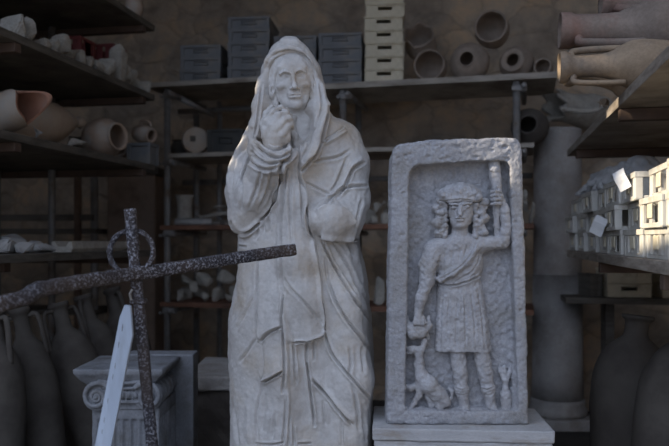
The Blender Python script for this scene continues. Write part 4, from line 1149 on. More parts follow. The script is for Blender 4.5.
lvlA_l = (bp(152, 80.5), bp(252, 80.5)); lvlA_r = (bp(249, 85), bp(557, 70.5))
za_l = 2.56; 
def flat(px0, px1, z):
    a = bp(px0, 200); b = bp(px1, 200); a.z = b.z = z; return a, b
zA = (P(152, 81, back_D(152)).z + P(252, 81, back_D(252)).z) / 2
ZA1 = zA; ZA2 = P(450, 78.5, back_D(450)).z + .006
plank('shelf_board', *flat(148, 262, ZA1), .62, .035, M['wood_pale'], -.04)
plank('shelf_board', *flat(258, 557, ZA2), .62, .04, M['wood_pale'], -.02)
ZB = P(205, 152.5, back_D(205)).z; ZC = P(205, 225, back_D(205)).z; ZD = P(205, 303, back_D(205)).z
plank('shelf_board', *flat(168, 534, ZB), .55, .03, M['wood_pale'])
plank('shelf_board', *flat(160, 534, ZC), .55, .035, M['wood_red'])
plank('shelf_board', *flat(160, 534, ZD), .55, .035, M['wood_red'])
for px in (165.5, 342, 516.5):
    for off in (.03, .56):
        a = bp(px, 200, off); a.x = bp(px, 200).x
        tp = ZA1 - .04 if px < 200 else ZA2 - .045
        up_ = from_bm('upright', rod((a.x, off, 0), (a.x, off, tp), .0255, 12), M['steel'], br, smooth=True)
        if off < .1: up_front = up_
    for z_ in (ZA1 if px < 200 else ZA2, ZB, ZC, ZD):
        zz_ = z_ - (.085 if z_ > 2.2 else .06)
        x_ = bp(px, 200).x
        from_bm('crosstube', rod((x_ + .05, -.05, zz_), (x_ + .05, .62, zz_), .020, 10), M['steel'], br, smooth=True)
        bm = bmesh.new(); bm_box(bm, (x_ - .030, .0, zz_ - .030), (x_ + .070, .06, zz_ + .015), .008)
        bm_tube(bm, [(x_ + .05, -.03, zz_ + .0), (x_ + .05, -.055, zz_)], .012, 8); bm_tube(bm, [(x_ - .02, -.03, zz_ - .02), (x_ - .02, -.05, zz_ - .02)], .011, 8)
        from_bm('coupler', bm, M['steel'], up_front)
a = flat(150, 300, ZA1 - .13); from_bm('ledger', rod(a[0] + Vector((0, .5, 0)), a[1] + Vector((0, .5, 0)), .022), M['steel'], br, smooth=True)
a = flat(150, 534, ZC + .37); from_bm('ledger', rod(a[0] + Vector((0, .58, 0)), a[1] + Vector((0, .58, 0)), .022), M['steel'], br, smooth=True)
x_ = bp(182, 100).x; from_bm('brace', rod((bp(178, 98).x, .05, bp(178, 98).z), (bp(196, 107).x, .35, bp(196, 108).z), .02), M['steel'], br, smooth=True)
x_ = bp(190, 100).x; from_bm('upright', rod((x_, .57, 0), (x_, .57, ZA1 - .05), .022), M['steel'], br, smooth=True)

def on_back(px, z, off):
    """world point on a back-rack board at column px, set back by off"""
    k = (px - CX) / F_PX
    p = bp(px, 200); 
    D = back_D(px) + off; return Vector((k * D, D, z))

# ------------------------------------------------------------------ crates
def crate_mesh(name, L, W, Hh, slats, solid=False, slot=True):
    """stacking crate: rims, corner posts, upright slats, floor; open top"""
    bm = bmesh.new(); t = .010; x, y = L / 2, W / 2
    bm_box(bm, (-x + .012, -y + .012, .004), (x - .012, y - .012, .012))
    for s in (-1, 1):
        for (z0, z1, o) in ((0, .016, .004), (Hh - .020, Hh, 0.0)):
            bm_box(bm, (-x + o, s * (y - o) - (t if s > 0 else 0), z0), (x - o, s * (y - o) + (t if s < 0 else 0), z1), .002)
            bm_box(bm, (s * (x - o) - (t if s > 0 else 0), -y + o + .01, z0), (s * (x - o) + (t if s < 0 else 0), y - o - .01, z1), .002)
        for s2 in (-1, 1):
            bm_box(bm, (s * (x - .002) - (.028 if s > 0 else 0), s2 * (y - .002) - (.028 if s2 > 0 else 0), .002), (s * (x - .002) + (.028 if s < 0 else 0), s2 * (y - .002) + (.028 if s2 < 0 else 0), Hh - .002), .003)
        if solid:
            bm_box(bm, (-x + .02, s * (y - .018) - .003, .01), (x - .02, s * (y - .018) + .003, Hh - .01))
            bm_box(bm, (s * (x - .010) - .003, -y + .02, .01), (s * (x - .010) + .003, y - .02, Hh - .01))
            if slot:   # raised grip frame
                for z0, z1 in ((Hh * .62, Hh * .68), (Hh * .38, Hh * .44)):
                    bm_box(bm, (-L * .17, s * (y - .009) - .009, z0), (L * .17, s * (y - .009) + .009, z1), .001)
                for xx in (-.17, .17): bm_box(bm, (L * xx - .004, s * (y - .009) - .009, Hh * .38), (L * xx + .004, s * (y - .009) + .009, Hh * .68), .001)
        else:
            for q_ in range(slats):
                xx = -x + .045 + (L - .09) * q_ / (slats - 1)
                w_ = .012 if q_ % 2 == 0 else .022
                bm_box(bm, (xx - w_, s * (y - .008) - .004, .012), (xx + w_, s * (y - .008) + .004, Hh - .015))
            for q_ in range(3):
                yy_ = -y + .09 + (W - .18) * q_ / 2
                bm_box(bm, (s * (x - .008) - .004, yy_ - .035, .012), (s * (x - .008) + .004, yy_ + .035, Hh - .015))
    me = bpy.data.meshes.new(name); bmesh.ops.recalc_face_normals(bm, faces=bm.faces); bm.to_mesh(me); bm.free(); return me

def end_crate_mesh(name, L, W, Hh):
    """cream crate seen end on: waisted centre grip with a dark hand hole"""
    bm = bmesh.new(); x, y = L / 2, W / 2
    bm_box(bm, (-x + .01, -y + .01, .0), (x - .01, y - .01, .010))
    for s in (-1, 1):
        bm_box(bm, (s * x - (.008 if s > 0 else 0), -y, 0), (s * x + (.008 if s < 0 else 0), y, Hh - .006), .002)
        for s2 in (-1, 1):
            a0, a1 = sorted((s2 * x * .36, s2 * x))
            bm_box(bm, (a0, s * y - (.012 if s > 0 else 0), 0), (a1, s * y + (.012 if s < 0 else 0), Hh - .002), .003)
        bm_box(bm, (-x * .37, s * (y - .006) - .005, 0), (x * .37, s * (y - .006) + .005, Hh * .48), .002)
        bm_box(bm, (-x * .37, s * (y - .006) - .006, Hh * .74), (x * .37, s * (y - .006) + .006, Hh - .004), .002)
        bm_box(bm, (-x - .003, s * y - .010, Hh - .014), (x + .003, s * y + .004 * s + .006, Hh - .002), .002)
    me = bpy.data.meshes.new(name); bmesh.ops.recalc_face_normals(bm, faces=bm.faces); bm.to_mesh(me); bm.free(); return me

ORD = ['nearest the column', 'second from the column', 'third from the column', 'fourth from the column', 'fifth from the column', 'sixth from the column', 'seventh from the column', 'eighth from the column']
LAY = ['bottom layer', 'middle layer', 'top layer']
rnd = random.Random(3)
cm = crate_mesh('crate', .305, .50, .098, 4); cm.materials.append(M['white_plastic'])
cm2 = crate_mesh('crate', .315, .50, .098, 3); cm2.materials.append(M['white_plastic'])
for L_ in range(3):
    for i in range(8):
        o = bpy.data.objects.new('crate', cm if rnd.random() < .6 else cm2); COL.objects.link(o)
        c = ER + NR * (.258 + rnd.uniform(-.02, .02)) - E_C * (.17 + .352 * i)
        o.location = (c.x, c.y, RZ[1] + .0005 + L_ * .0987)
        o.rotation_euler = (0, 0, PI / 2 + ANG + rnd.uniform(-.035, .035))
        tag(o, 'cream slatted crate on the right shelf, %s, %s' % (LAY[L_], ORD[i]), 'crate', 'cream crates on the right shelf')
        bm = bmesh.new()
        bm_box(bm, (-.030, .246, .030), (.030, .2515, .075), .002)
        g_ = from_bm('label_panel', bm, M['cream'], o)

# sheeting bundled on the far crates, and paper slips tucked in the crates
c0 = ER + NR * .30 - E_C * .75
b_root = Vector((c0.x, c0.y, RZ[1] + 3 * .0987 + .001))
VB = Vol((c0.x - .32, c0.y - .62, b_root.z - .03), (c0.x + .32, c0.y + .62, b_root.z + .2), .007)
for k_ in range(11):
    f_ = (k_ - 5) / 5.0
    cpt = c0 + E_C * f_ * .46 + NL * (.07 * math.sin(k_ * 2.1) + .10)
    VB.ell((cpt.x, cpt.y, b_root.z + .05), (.09, .08, .055 + .03 * math.cos(k_ * 1.7)), .03)
    for w2 in (-1, 1):
        e2 = cpt + NL * .10 + E_C * .06 * w2
        VB.chain([(cpt.x, cpt.y, b_root.z + .09), (e2.x, e2.y, b_root.z + .04 + .02 * math.sin(k_ * 3 + w2))], [.028, .016], .012)
V, Q = VB.mesh(); Nn = normals(V, Q)
V += Nn * (.022 * np.abs(vnoise(V * np.array([20, 20, 26]), 71)) + .010 * vnoise(V * 45, 72))[:, None]; V[:, 2] = np.maximum(V[:, 2], b_root.z)
tag(link_mesh('plastic_sheeting', np_mesh('plastic_sheeting', V - np.array(b_root), Q), M['cloth'], None, b_root), 'crumpled grey sheeting bundled on top of the far cream crates', 'sheeting')
for (px, py, w_, h_, tilt, lab) in ((622, 180, .045, .075, -.45, 'white paper slip standing above the crates beside the grey sheeting'), (599, 226, .06, .080, .45, 'creased paper slip hanging over the far crates below the sheeting')):
    pt = side_pt(ER, NR, px, -.030)
    z_ = H + (CY - py) / F_PX * pt.y
    bm = bmesh.new(); nseg = 6; rows = []
    for i in range(nseg + 1):
        u = i / nseg - .5
        bend = .006 * math.cos(u * 3) + .002 * math.sin(u * 9)
        rows.append([bm.verts.new(Vector((s * w_, -bend, u * h_))) for s in (-.5, .5)])
    for a, b in zip(rows[:-1], rows[1:]): bm.faces.new((a[0], a[1], b[1], b[0]))
    ex = bmesh.ops.extrude_face_region(bm, geom=list(bm.faces))
    for v in ex['geom']:
        if isinstance(v, bmesh.types.BMVert): v.co.y += .001
    bmesh.ops.rotate(bm, verts=bm.verts, cent=(0, 0, 0), matrix=Matrix.Rotation(tilt, 3, 'Y'))
    o = from_bm('paper_slip', bm, M['paper'], None, pt + Vector((0, 0, z_))); o.rotation_euler = (0, 0, math.radians(-48))
    tag(o, lab, 'paper', 'paper slips on the crates')

# grey crates on the back rack
gm = crate_mesh('crate', .318, .42, .0935, 0, True); gm.materials.append(M['grey_plastic'])
NTH = ['lowest', 'second from the bottom', 'third from the bottom', 'fourth from the bottom', 'fifth from the bottom']
for (px, n_, z0, nm) in ((207.5, 3, ZA1, 'short leftmost stack'), (254.5, 5, ZA1, 'tallest grey stack'), (299, 4, ZA2, 'stack behind the statue head'), (343, 4, ZA2, 'stack beside the cream crates')):
    for j in range(n_):
        o = bpy.data.objects.new('crate', gm); COL.objects.link(o)
        o.location = on_back(px, z0 + .001 + j * .0942, .26) + Vector((rnd.uniform(-.004, .004), 0, 0)); o.rotation_euler = (0, 0, math.radians(-6))
        tag(o, 'dark grey crate, %s of the %s' % (NTH[j], nm), 'crate', 'dark grey crates on the back rack')
# cream crates beside them
em = end_crate_mesh('crate', .275, .38, .0925); em.materials.append(M['cream'])
NT7 = ['lowest', 'second from the bottom', 'third from the bottom', 'fourth from the bottom', 'fifth from the bottom', 'second from the top', 'topmost']
for j in range(7):
    o = bpy.data.objects.new('crate', em); COL.objects.link(o)
    o.location = on_back(384.5, ZA2 + .001 + j * .0927, .21) + Vector((rnd.uniform(-.006, .006), 0, 0)); o.rotation_euler = (0, 0, math.radians(-4))
    tag(o, 'cream crate, %s of the narrow stack on the back shelf' % NT7[j], 'crate', 'tall stack of cream crates')
# low board at the far right with two stacks of cream crates, a dark carton
lb = empty('low_shelf', (2.0, 5.15, 0), 'low plank shelf behind the column under the right rack', 'shelf', rot=(0, 0, math.radians(-11)))
zl = H - .385
from_bm('shelf_board', boxm((-.42, -.22, zl - .04), (.85, .25, zl)), M['wood_dark'], lb)
for x_ in (-.10, .80):
    for y_ in (.05, .2): from_bm('leg', boxm((x_ - .03, y_ - .03, 0), (x_ + .03, y_ + .03, zl - .041)), M['wood_dark'], lb)
em2 = end_crate_mesh('crate', .285, .36, .094); em2.materials.append(M['cream_dirty'])
for (px, n_, nm) in ((624, 2, 'left pair'), (678, 2, 'pair at the photo edge')):
    for j in range(n_):
        o = bpy.data.objects.new('crate', em2); COL.objects.link(o)
        D = 5.16 - (px - 624) * .0012; o.location = ((px - CX) / F_PX * D, D + .02, zl + .001 + j * .0943); o.rotation_euler = (0, 0, math.radians(-8))
        tag(o, 'dusty cream crate on the low shelf, %s of the %s' % (('lower', 'upper')[j], nm), 'crate', 'cream crates on the low shelf')
o = bpy.data.objects.new('crate', None)
bx = crate_mesh('crate', .085, .26, .15, 0, True, False); bx.materials.append(M['wood_dark'])
o = bpy.data.objects.new('box', bx); COL.objects.link(o); D = 5.22; o.location = ((590 - CX) / F_PX * D, D, zl + .001); tag(o, 'small dark box on the low shelf beside the column', 'box')
# dark blue crate on the second back shelf
bc = crate_mesh('crate', .285, .36, .175, 0, True); bc.materials.append(M['blue_plastic'])
o = bpy.data.objects.new('crate', bc); COL.objects.link(o); o.location = on_back(231.5, ZB + .001, .22); o.rotation_euler = (0, 0, math.radians(-8)); tag(o, 'dark blue plastic crate on the shelf left of the statue shoulder', 'crate')
def settle(o, z):
    """lower or raise a thing until its lowest point rests at height z"""
    bpy.context.view_layer.update(); lo = 1e9
    for q_ in [o] + list(o.children_recursive):
        if q_.type == 'MESH':
            n_ = len(q_.data.vertices); a_ = np.empty(n_ * 3, np.float32); q_.data.vertices.foreach_get('co', a_)
            m_ = np.array(q_.matrix_world); lo = min(lo, float((a_.reshape(-1, 3) @ m_[2, :3] + m_[2, 3]).min()))
    o.location.z += z + .0008 - lo
    return o
# ------------------------------------------------------------------ stones and sherds
def rock_mesh(name, dx, dy, dz, seed, mat, n=14, bev=.006):
    r_ = random.Random(seed); bm = bmesh.new()
    for _ in range(n):
        v = Vector((r_.uniform(-1, 1), r_.uniform(-1, 1), r_.uniform(-1, 1))); m_ = max(abs(c) for c in v); v *= r_.uniform(.8, 1) / m_
        bm.verts.new((v.x * dx / 2, v.y * dy / 2, v.z * dz / 2))
    g = bmesh.ops.convex_hull(bm, input=bm.verts)
    for e in g.get('geom_interior', []) + g.get('geom_unused', []):
        if isinstance(e, bmesh.types.BMVert) and e.is_valid: bm.verts.remove(e)
    bmesh.ops.dissolve_limit(bm, angle_limit=math.radians(12), verts=bm.verts, edges=bm.edges)
    bmesh.ops.bevel(bm, geom=list(bm.edges), offset=bev, segments=2, affect='EDGES')
    zmin = min(v.co.z for v in bm.verts)
    for v in bm.verts: v.co.z -= zmin
    me = bpy.data.meshes.new(name); bmesh.ops.recalc_face_normals(bm, faces=bm.faces); bm.to_mesh(me); bm.free(); me.materials.append(M[mat]); return me

def rock(name, loc, dims, seed, mat, label, group, rz=0.0, tilt=0.0, cat='stone'):
    o = bpy.data.objects.new(name, rock_mesh(name, *dims, seed, mat)); COL.objects.link(o)
    o.location = loc; o.rotation_euler = (0, tilt, rz)
    return tag(o, label, cat, group)

NUM = ['first', 'second', 'third', 'fourth', 'fifth', 'sixth', 'seventh', 'eighth', 'ninth', 'tenth', 'eleventh', 'twelfth', 'thirteenth', 'fourteenth', 'fifteenth', 'sixteenth']
# row of pale fragments along the second shelf from the top, left rack
row = [(14, .24, .12, .11), (27, .12, .12, .12), (40, .14, .10, .06), (52, .20, .10, .085), (61, .10, .09, .10), (68, .12, .09, .07), (77, .13, .10, .09), (85, .12, .09, .075), (93, .13, .10, .08), (101, .13, .10, .085),
       (108, .13, .11, .12), (115, .16, .12, .22), (122, .16, .12, .13), (128, .14, .11, .11), (134, .16, .11, .12), (141, .16, .11, .08)]
for i, (px, a, b, c) in enumerate(row):
    p = side_pt(EL, NL, px, .085); p.z = LZ[1] + .001
    sp_ = min([(side_pt(EL, NL, q_[0], .085) - side_pt(EL, NL, px, .085)).length for q_ in row if q_[0] != px])
    rock('stone_fragment', p, (b * 1.3, min(a * 1.1, sp_ * .92), c * 1.2), 100 + i, 'rubble', 'pale stone fragment on the upper left shelf, %s in the row from the left' % NUM[i], 'fragments along the upper left shelf', ANG + random.uniform(-.12, .12))
# white marble chips and the long gutter piece on the lowest left shelf
for i, (px, sb, a, b, c) in enumerate(((4, .16, .16, .12, .06), (16, .30, .15, .12, .09), (25, .06, .12, .08, .05), (34, .22, .13, .10, .06), (44, .09, .14, .09, .045))):
    p = side_pt(EL, NL, px, sb); p.z = LZ[3] + .001
    rock('marble_chip', p, (b, a, c * 1.25), 140 + i, 'rubble_white', 'white marble chip on the lowest left shelf, %s from the left' % NUM[i], 'marble chips on the lowest left shelf', ANG)
ga = side_pt(EL, NL, 60, .10); gb = side_pt(EL, NL, 122, .07)
gut = empty('stone_gutter', (ga + gb) / 2 + Vector((0, 0, LZ[3] + .001)), 'long broken stone gutter piece lying on the lowest left shelf behind the iron ring', 'stone gutter', rot=(0, 0, ANG))
Lg = (gb - ga).length
bm = bmesh.new()
prof = [(-.06, 0), (.05, 0), (.06, .02), (.055, .058), (.035, .055), (.02, .03), (-.03, .03), (-.05, .06), (-.065, .055)]
A = [bm.verts.new((x, -Lg / 2, z)) for x, z in prof]; B = [bm.verts.new((x, Lg / 2 - .05 * (i % 2), z)) for i, (x, z) in enumerate(prof)]
for i in range(len(prof)): bm.faces.new((A[i], B[i], B[(i + 1) % len(prof)], A[(i + 1) % len(prof)]))
bmesh.ops.triangle_fill(bm, use_beauty=True, edges=[e for e in bm.edges if all(v in A for v in e.verts)]); bmesh.ops.triangle_fill(bm, use_beauty=True, edges=[e for e in bm.edges if all(v in B for v in e.verts)])
from_bm('channel', bm, M['rubble'], gut)
bm = bmesh.new(); bm_tube(bm, [(-.02, Lg / 2 + .01 , .030), (.05, Lg / 2 + .035, .032), (.075, Lg / 2 + .10, .05)], [.028, .026, .018], 10); from_bm('curved_end', bm, M['terra_pale'], gut, smooth=True)

# stone slabs and a pot on the third back shelf, heaps on the fourth
def heap(items, z, nm, group, mat, base_seed, cat='stone', ws=.9):
    for i, (px, off, w_, d_, h_, up, rz, tl_) in enumerate(items):
        p = on_back(px, z + .001 + up, off)
        rock('stone_fragment', p, (w_ * ws, d_ * min(ws, .9), h_), base_seed + i, mat, nm % NUM[i], group, rz, tl_, cat)
heap([(205, .17, .30, .12, .035, .0, -.2, 0), (220, .34, .30, .14, .05, .0, -.15, 0), (234, .12, .18, .10, .045, .0, .1, 0), (214, .20, .36, .13, .035, .066, -.25, -.10), (229, .36, .28, .12, .05, .075, -.15, -.10), (226, .20, .26, .12, .03, .135, -.2, -.12), (243, .30, .14, .12, .10, .0, 0, 0)],
     ZC, 'flat grey stone slab on the shelf left of the statue arm, %s in its pile', 'flat slabs left of the statue', 'rubble', 160)
heap([(181, .10, .11, .12, .09, 0, 0, 0), (194, .12, .12, .12, .10, 0, .4, 0), (206, .10, .09, .10, .085, 0, .2, 0), (217, .12, .11, .12, .12, 0, .1, 0), (229, .10, .12, .12, .07, 0, .1, 0), (240, .13, .16, .14, .12, 0, 0, 0),
      (186, .32, .16, .14, .12, 0, .2, 0), (202, .33, .18, .16, .11, 0, .5, 0), (219, .34, .17, .16, .12, 0, .1, 0), (236, .34, .17, .16, .13, 0, .1, 0),
      (187, .24, .16, .14, .10, .115, .2, .1), (203, .24, .22, .13, .12, .112, -.3, .2), (224, .24, .24, .16, .14, .125, .3, .35)],
     ZD, 'angular pale stone on the orange-edged shelf above the bench, %s in its heap', 'angular stones on the lower back shelf', 'rubble', 190, ws=.70)
heap([(362, .12, .16, .14, .10, 0, .2, 0), (374, .10, .12, .12, .07, 0, 0, 0), (386, .10, .14, .12, .09, 0, .3, 0), (399, .14, .16, .14, .12, 0, 0, 0), (370, .30, .2, .14, .14, 0, .2, 0), (388, .32, .2, .16, .17, 0, .4, 0), (378, .16, .15, .12, .08, .09, .3, .1), (391, .20, .14, .12, .07, .125, .1, -.2)],
     ZC, 'grey stone on the shelf between the statue and the relief slab, %s in its heap', 'stones between statue and relief', 'rubble', 220, ws=.52)
heap([(363, .14, .15, .14, .16, 0, .1, 0), (379.5, .12, .14, .14, .24, 0, .05, 0), (397, .12, .16, .14, .17, 0, .1, 0)],
     ZD, 'upright stone block on the lower shelf between statue and relief, %s from the left', 'upright blocks on the lower shelf', 'rubble', 240, ws=.6)
heap([(524, .10, .12, .12, .10, 0, .1, 0), (531, .22, .12, .12, .18, 0, .3, 0), (525, .12, .10, .10, .09, .112, .3, 0)],
     ZC, 'grey stone on the shelf between relief slab and column, %s in its heap', 'stones beside the column', 'rubble', 260, ws=.55)

# ------------------------------------------------------------------ pots on the back rack
def pot(name, label, c, axis, prof, mat, seg=36, jag=None, cat='jar', group=None, wob=.004):
    bm = bmesh.new(); bm_lathe(bm, prof, seg, axis_matrix(axis), jag=jag)
    co_ = np.array([v.co[:] for v in bm.verts]); nz = vnoise(co_ * 14 + 3.3, 81) * wob
    bmesh.ops.recalc_face_normals(bm, faces=bm.faces); bm.normal_update()
    for v, d in zip(bm.verts, nz): v.co += v.normal * d
    o = from_bm(name, bm, M[mat], None, c, smooth=True)
    return tag(o, label, cat, group)
def jar_prof(R, mouth, Ln, lip=.012, th=.014, base=.35):
    """rounded jar, z along the axis towards the mouth, centred on its widest point"""
    out = catmull([(0, -Ln * .5), (R * base, -Ln * .49), (R * .8, -Ln * .33), (R, -Ln * .02), (R * .93, Ln * .22), (max(mouth * 1.05, R * .62), Ln * .42), (mouth + th * .5, Ln * .46), (mouth + lip + th * .3, Ln * .485), (mouth + lip, Ln * .5)], 3)
    inn = [(mouth - .002, Ln * .5), (mouth - .004, Ln * .44), (R * .80, Ln * .2), (R * .86, 0), (R * .6, -Ln * .32), (0, -Ln * .42)]
    return [(max(a, 0), b) for a, b in out] + inn
GJ = 'jars on the top back shelf'
toward = lambda px, dx=0, dz=0: (-(px - CX) / F_PX + dx, -1, dz)
def bj(px, py, off): 
    D = back_D(px) + off; return P(px, py, D)
def jz(px, zc, off):
    D = back_D(px) + off; return Vector(((px - CX) / F_PX * D, D, zc))
S_ = 1 / F_PX * 5.25
pot('jar', 'wide-mouthed open jar lying on the back shelf right of the cream crates', jz(431, ZA2 + .122, .20), toward(431, -.12, -.02), jar_prof(.119, .100, .24, .006), 'terra_dusty', group=GJ)
def jagf(th, i): return (-.11 * max(0, math.sin(th * 1 + 2.4)) ** 2 + .02 * math.sin(5 * th)) * (1 if 18 <= i <= 28 else 0)
pot('jar', 'broken jar with jagged bright rim leaning above the wide-mouthed jar', jz(421, ZA2 + .318, .30), (-.25, -.85, .45), jar_prof(.116, .098, .24, .006), 'terra_dusty', jag=jagf, group=GJ)
pot('jar', 'round jar with a small dark hole facing front on the back shelf', jz(470, ZA2 + .142, .20), toward(470, -.22, .02), jar_prof(.140, .050, .25, .004), 'terra_dusty', group=GJ)
pot('jar', 'big open jar stacked on top of two other jars', jz(492.5, ZA2 + .362, .22), toward(493, -.10, .05), jar_prof(.122, .104, .25, .008), 'terra_dusty', group=GJ)
j5 = pot('jar', 'jar with a thick pale ring mouth, right of the round jar on the back shelf', jz(517, ZA2 + .122, .22), toward(517, -.28, .02), jar_prof(.119, .046, .26, .030, .02), 'terra_dusty', group=GJ)
pot('jar', 'smallest jar on the back shelf, at its right end', jz(543.5, ZA2 + .07, .18), toward(545, -.10, 0), jar_prof(.068, .050, .15, .006), 'terra_dusty', group=GJ)
pot('jar', 'jug lying with its dark mouth forward beside the column top', jz(530, ZB + .131, .20), toward(530, -.12, .03), jar_prof(.130, .058, .27, .008), 'terra_dark')
# second back shelf, left: round pot base, grey pots; third shelf: flared pot
p = jz(195.5, ZB + .105, .16)
dsk = empty('jar', p, 'pale round jar lying base forward with a square hole, beside the blue crate', 'jar')
bm = bmesh.new(); bm_lathe(bm, catmull([(0, .10), (.085, .10), (.100, .09), (.104, .06), (.102, -.02), (.085, -.08), (.05, -.10)], 3) + [(0, -.10)], 36, axis_matrix(toward(195)))
from_bm('body', bm, M['terra_pale'], dsk, smooth=True)
bm = bmesh.new(); bm_box(bm, (-.022, -.108, -.012), (.020, -.098, .030)); from_bm('hole_shade', bm, M['wood_dark'], dsk)['label'] = 'dark square block imitating the shade of a hole in the base'  # solid dark block on the base; its colour stands for shade inside a hole
pot('jar', 'dim squat grey pot behind the round jar base, next to the steel post', jz(181, ZB + .075, .42), (0, 0, 1), jar_prof(.085, .06, .15), 'terra_dark')
pot('pot', 'grey cylindrical pot with flared rim standing on the shelf left of the slabs', jz(184.5, ZC + .118, .20), (0, 0, 1),
    [(0, -.118), (.062, -.118), (.066, -.10), (.058, -.05), (.055, .03), (.060, .08), (.072, .105), (.074, .118), (.062, .118), (.05, .09), (.047, 0), (.05, -.10), (0, -.10)], 'rubble', cat='pot')
bm = bmesh.new(); bm_tube(bm, [(-.13, .05, .028), (.15, .03, .028)], .027, 10, flat=.8)
o = from_bm('stone_bar', bm, M['rubble_white'], None, jz(191, ZC + .002, -.0), smooth=True); settle(o, ZC); tag(o, 'pale rounded stone bar lying at the front edge below the flared pot', 'stone')

# ------------------------------------------------------------------ column with the broken jar on its top
cD = 5.5; cX = (557.5 - CX) / F_PX * cD
colm = empty('column', (cX, cD, 0), 'plain round grey stone column standing right of the relief slab', 'column')
ct = H + (CY - 130) / F_PX * cD
bm = bmesh.new(); bm_lathe(bm, [(0, .20), (.185, .20), (.181, .36), (.176, 1.1), (.172, ct - 1.18)], 40); bm_lathe(bm, [(.171, ct - 1.18), (.168, ct - 1.175), (.168, ct - 1.165), (.172, ct - 1.16), (.170, ct - .02), (.165, ct), (0, ct)], 40)
from_bm('shaft', bm, M['column'], colm, smooth=True)
bm = bmesh.new(); bm_lathe(bm, [(0, .08), (.205, .08), (.212, .105), (.205, .13), (.192, .145), (.195, .17), (.19, .195), (0, .195)], 40); from_bm('base_moulding', bm, M['column'], colm, smooth=True)
bm = bmesh.new(); bm_box(bm, (-.23, -.23, 0), (.23, .23, .08), .01); from_bm('plinth', bm, M['column'], colm)
bj_root = Vector((cX + .13, cD + .02, ct + .001))
bjar = empty('broken_amphora', bj_root, 'broken grey amphora neck with a jagged rim and loop handle, lying on the column top', 'amphora')
def jg2(th, i): return .035 * math.sin(7 * th + i) * (1 if i in (3, 4, 5) else 0) + .02 * math.sin(3 * th) * (1 if i in (3, 4, 5) else 0)
bm = bmesh.new(); bm_lathe(bm, [(.13, -.22), (.135, -.10), (.11, .02), (.105, .14), (.120, .20), (.105, .20), (.09, .13), (.095, .02), (.115, -.10), (.115, -.22)], 36, Matrix.Translation((0.02, 0, .136)) @ axis_matrix((-.92, -.32, .10)), jag=jg2)
from_bm('neck', bm, M['rubble'], bjar, smooth=True)
bm = bmesh.new(); bm_tube(bm, catmull([(-.13, -.10, .13), (-.10, -.20, .10), (.02, -.22, .085), (.14, -.20, .12), (.18, -.08, .19)], 5), .018, 10); from_bm('handle', bm, M['rubble'], bjar, smooth=True)
settle(bjar, ct)
# ------------------------------------------------------------------ amphorae piled on the upper right shelf
GA = 'amphorae piled on the upper right shelf'
ax = Vector((-.985, .14, 0.0))
zs = RZ[0]
mA = P(559, 31.0, 2.97)
axA = Vector((-.985, .15, .02)).normalized()
amphora('amphora', 'large grey-brown amphora lying on the pile with its wide mouth to the left', mA - axA * .72, axA, .46, .124, .066, .26, .072, M['terra_brown'], group=GA, roll=-.75, hr=.019, ridges=160)
mB = P(559, 72, 2.80)
axB = Vector((-.985, .17, .0)).normalized(); mB.z = zs + .092
amphora('amphora', 'buff amphora at the shelf edge below the large one, round mouth to the left', mB - axB * .59, axB, .40, .090, .042, .19, .058, M['terra_tan'], group=GA, roll=-1.2, hr=.014)
mC = P(566, 53, 3.10)
axC = Vector((-.97, .15, .16)).normalized()
amphora('amphora', 'slim buff amphora behind, its mouth peeking between the two larger ones', mC - axC * .59, axC, .40, .082, .036, .19, .048, M['terra_tan'], group=GA, roll=-.2, hr=.012)
mE = P(600, 4, 3.2)
axE = Vector((-.98, .17, .05)).normalized()
amphora('amphora', 'dark amphora on top of the pile with a looped handle, cut by the photo edge', mE - axE * .72, axE, .48, .115, .055, .24, .066, M['terra_brown'], group=GA, roll=-.5, hr=.017)
for i, (px, a, b, c, sb, lab) in enumerate(((606, .04, .07, .04, .015, 'small bright sherd on the right shelf edge under the amphorae'), (590, .10, .14, .08, .12, 'curved sherd at the far end of the upper right shelf'))):
    p = side_pt(ER, NR, px, sb); p.z = zs + .001
    rock('sherd', p, (a, b, c), 300 + i, 'terra_pale', lab, None, .3 * i, cat='sherd')

# ------------------------------------------------------------------ pottery on the third left shelf
zl2 = LZ[2]
def left_pt(px, sb, up): 
    p = side_pt(EL, NL, px, sb); p.z = zl2 + up; return p
def jg3(th, i): return (.06 * math.sin(2 * th + .6) + .03 * math.sin(5 * th)) if 22 <= i <= 34 else 0
p = left_pt(10, .12, .098)
bm_axis = Vector((.80, -.25, .50)).normalized()
big = empty('broken_amphora', p, 'pale amphora broken open, showing its red inside, at the left end of the shelf', 'amphora')
out = catmull([(.02, -.34), (.06, -.30), (.088, -.20), (.098, -.06), (.096, .06), (.090, .12)], 4); n_out = len(out)
def jg4(th, i): return (.055 * math.sin(th * 2 + 1.0) + .03 * math.sin(th * 3 + .4)) * max(0, (i - n_out + 6) / 6) if i < n_out + 1 else (.055 * math.sin(th * 2 + 1.0) + .03 * math.sin(th * 3 + .4))* (1 if i < n_out + 2 else 0)
bm = bmesh.new(); bm_lathe(bm, [(0, -.345)] + out, 44, axis_matrix((.86, -.46, .20)), jag=lambda th, i: jg4(th, i)); 
from_bm('body', bm, M['terra_pale'], big, smooth=True)
inn = [(max(a - .013, 0), b) for a, b in out]
bm = bmesh.new(); bm_lathe(bm, [(0, -.33)] + inn[2:] + [out[-1]], 44, axis_matrix((.86, -.46, .20)), jag=lambda th, i: jg4(th, i + 2) if i < len(inn) - 1 else jg4(th, n_out))
from_bm('inside', bm, M['terra_red'], big, smooth=True)['label'] = 'red terracotta inside'
settle(big, zl2)
p = left_pt(31, .33, .15)
axT = Vector((.36, .92, .16)).normalized()
toe = empty('amphora', p, 'large pale amphora lying with its pointed toe to the right, behind the broken one', 'amphora')
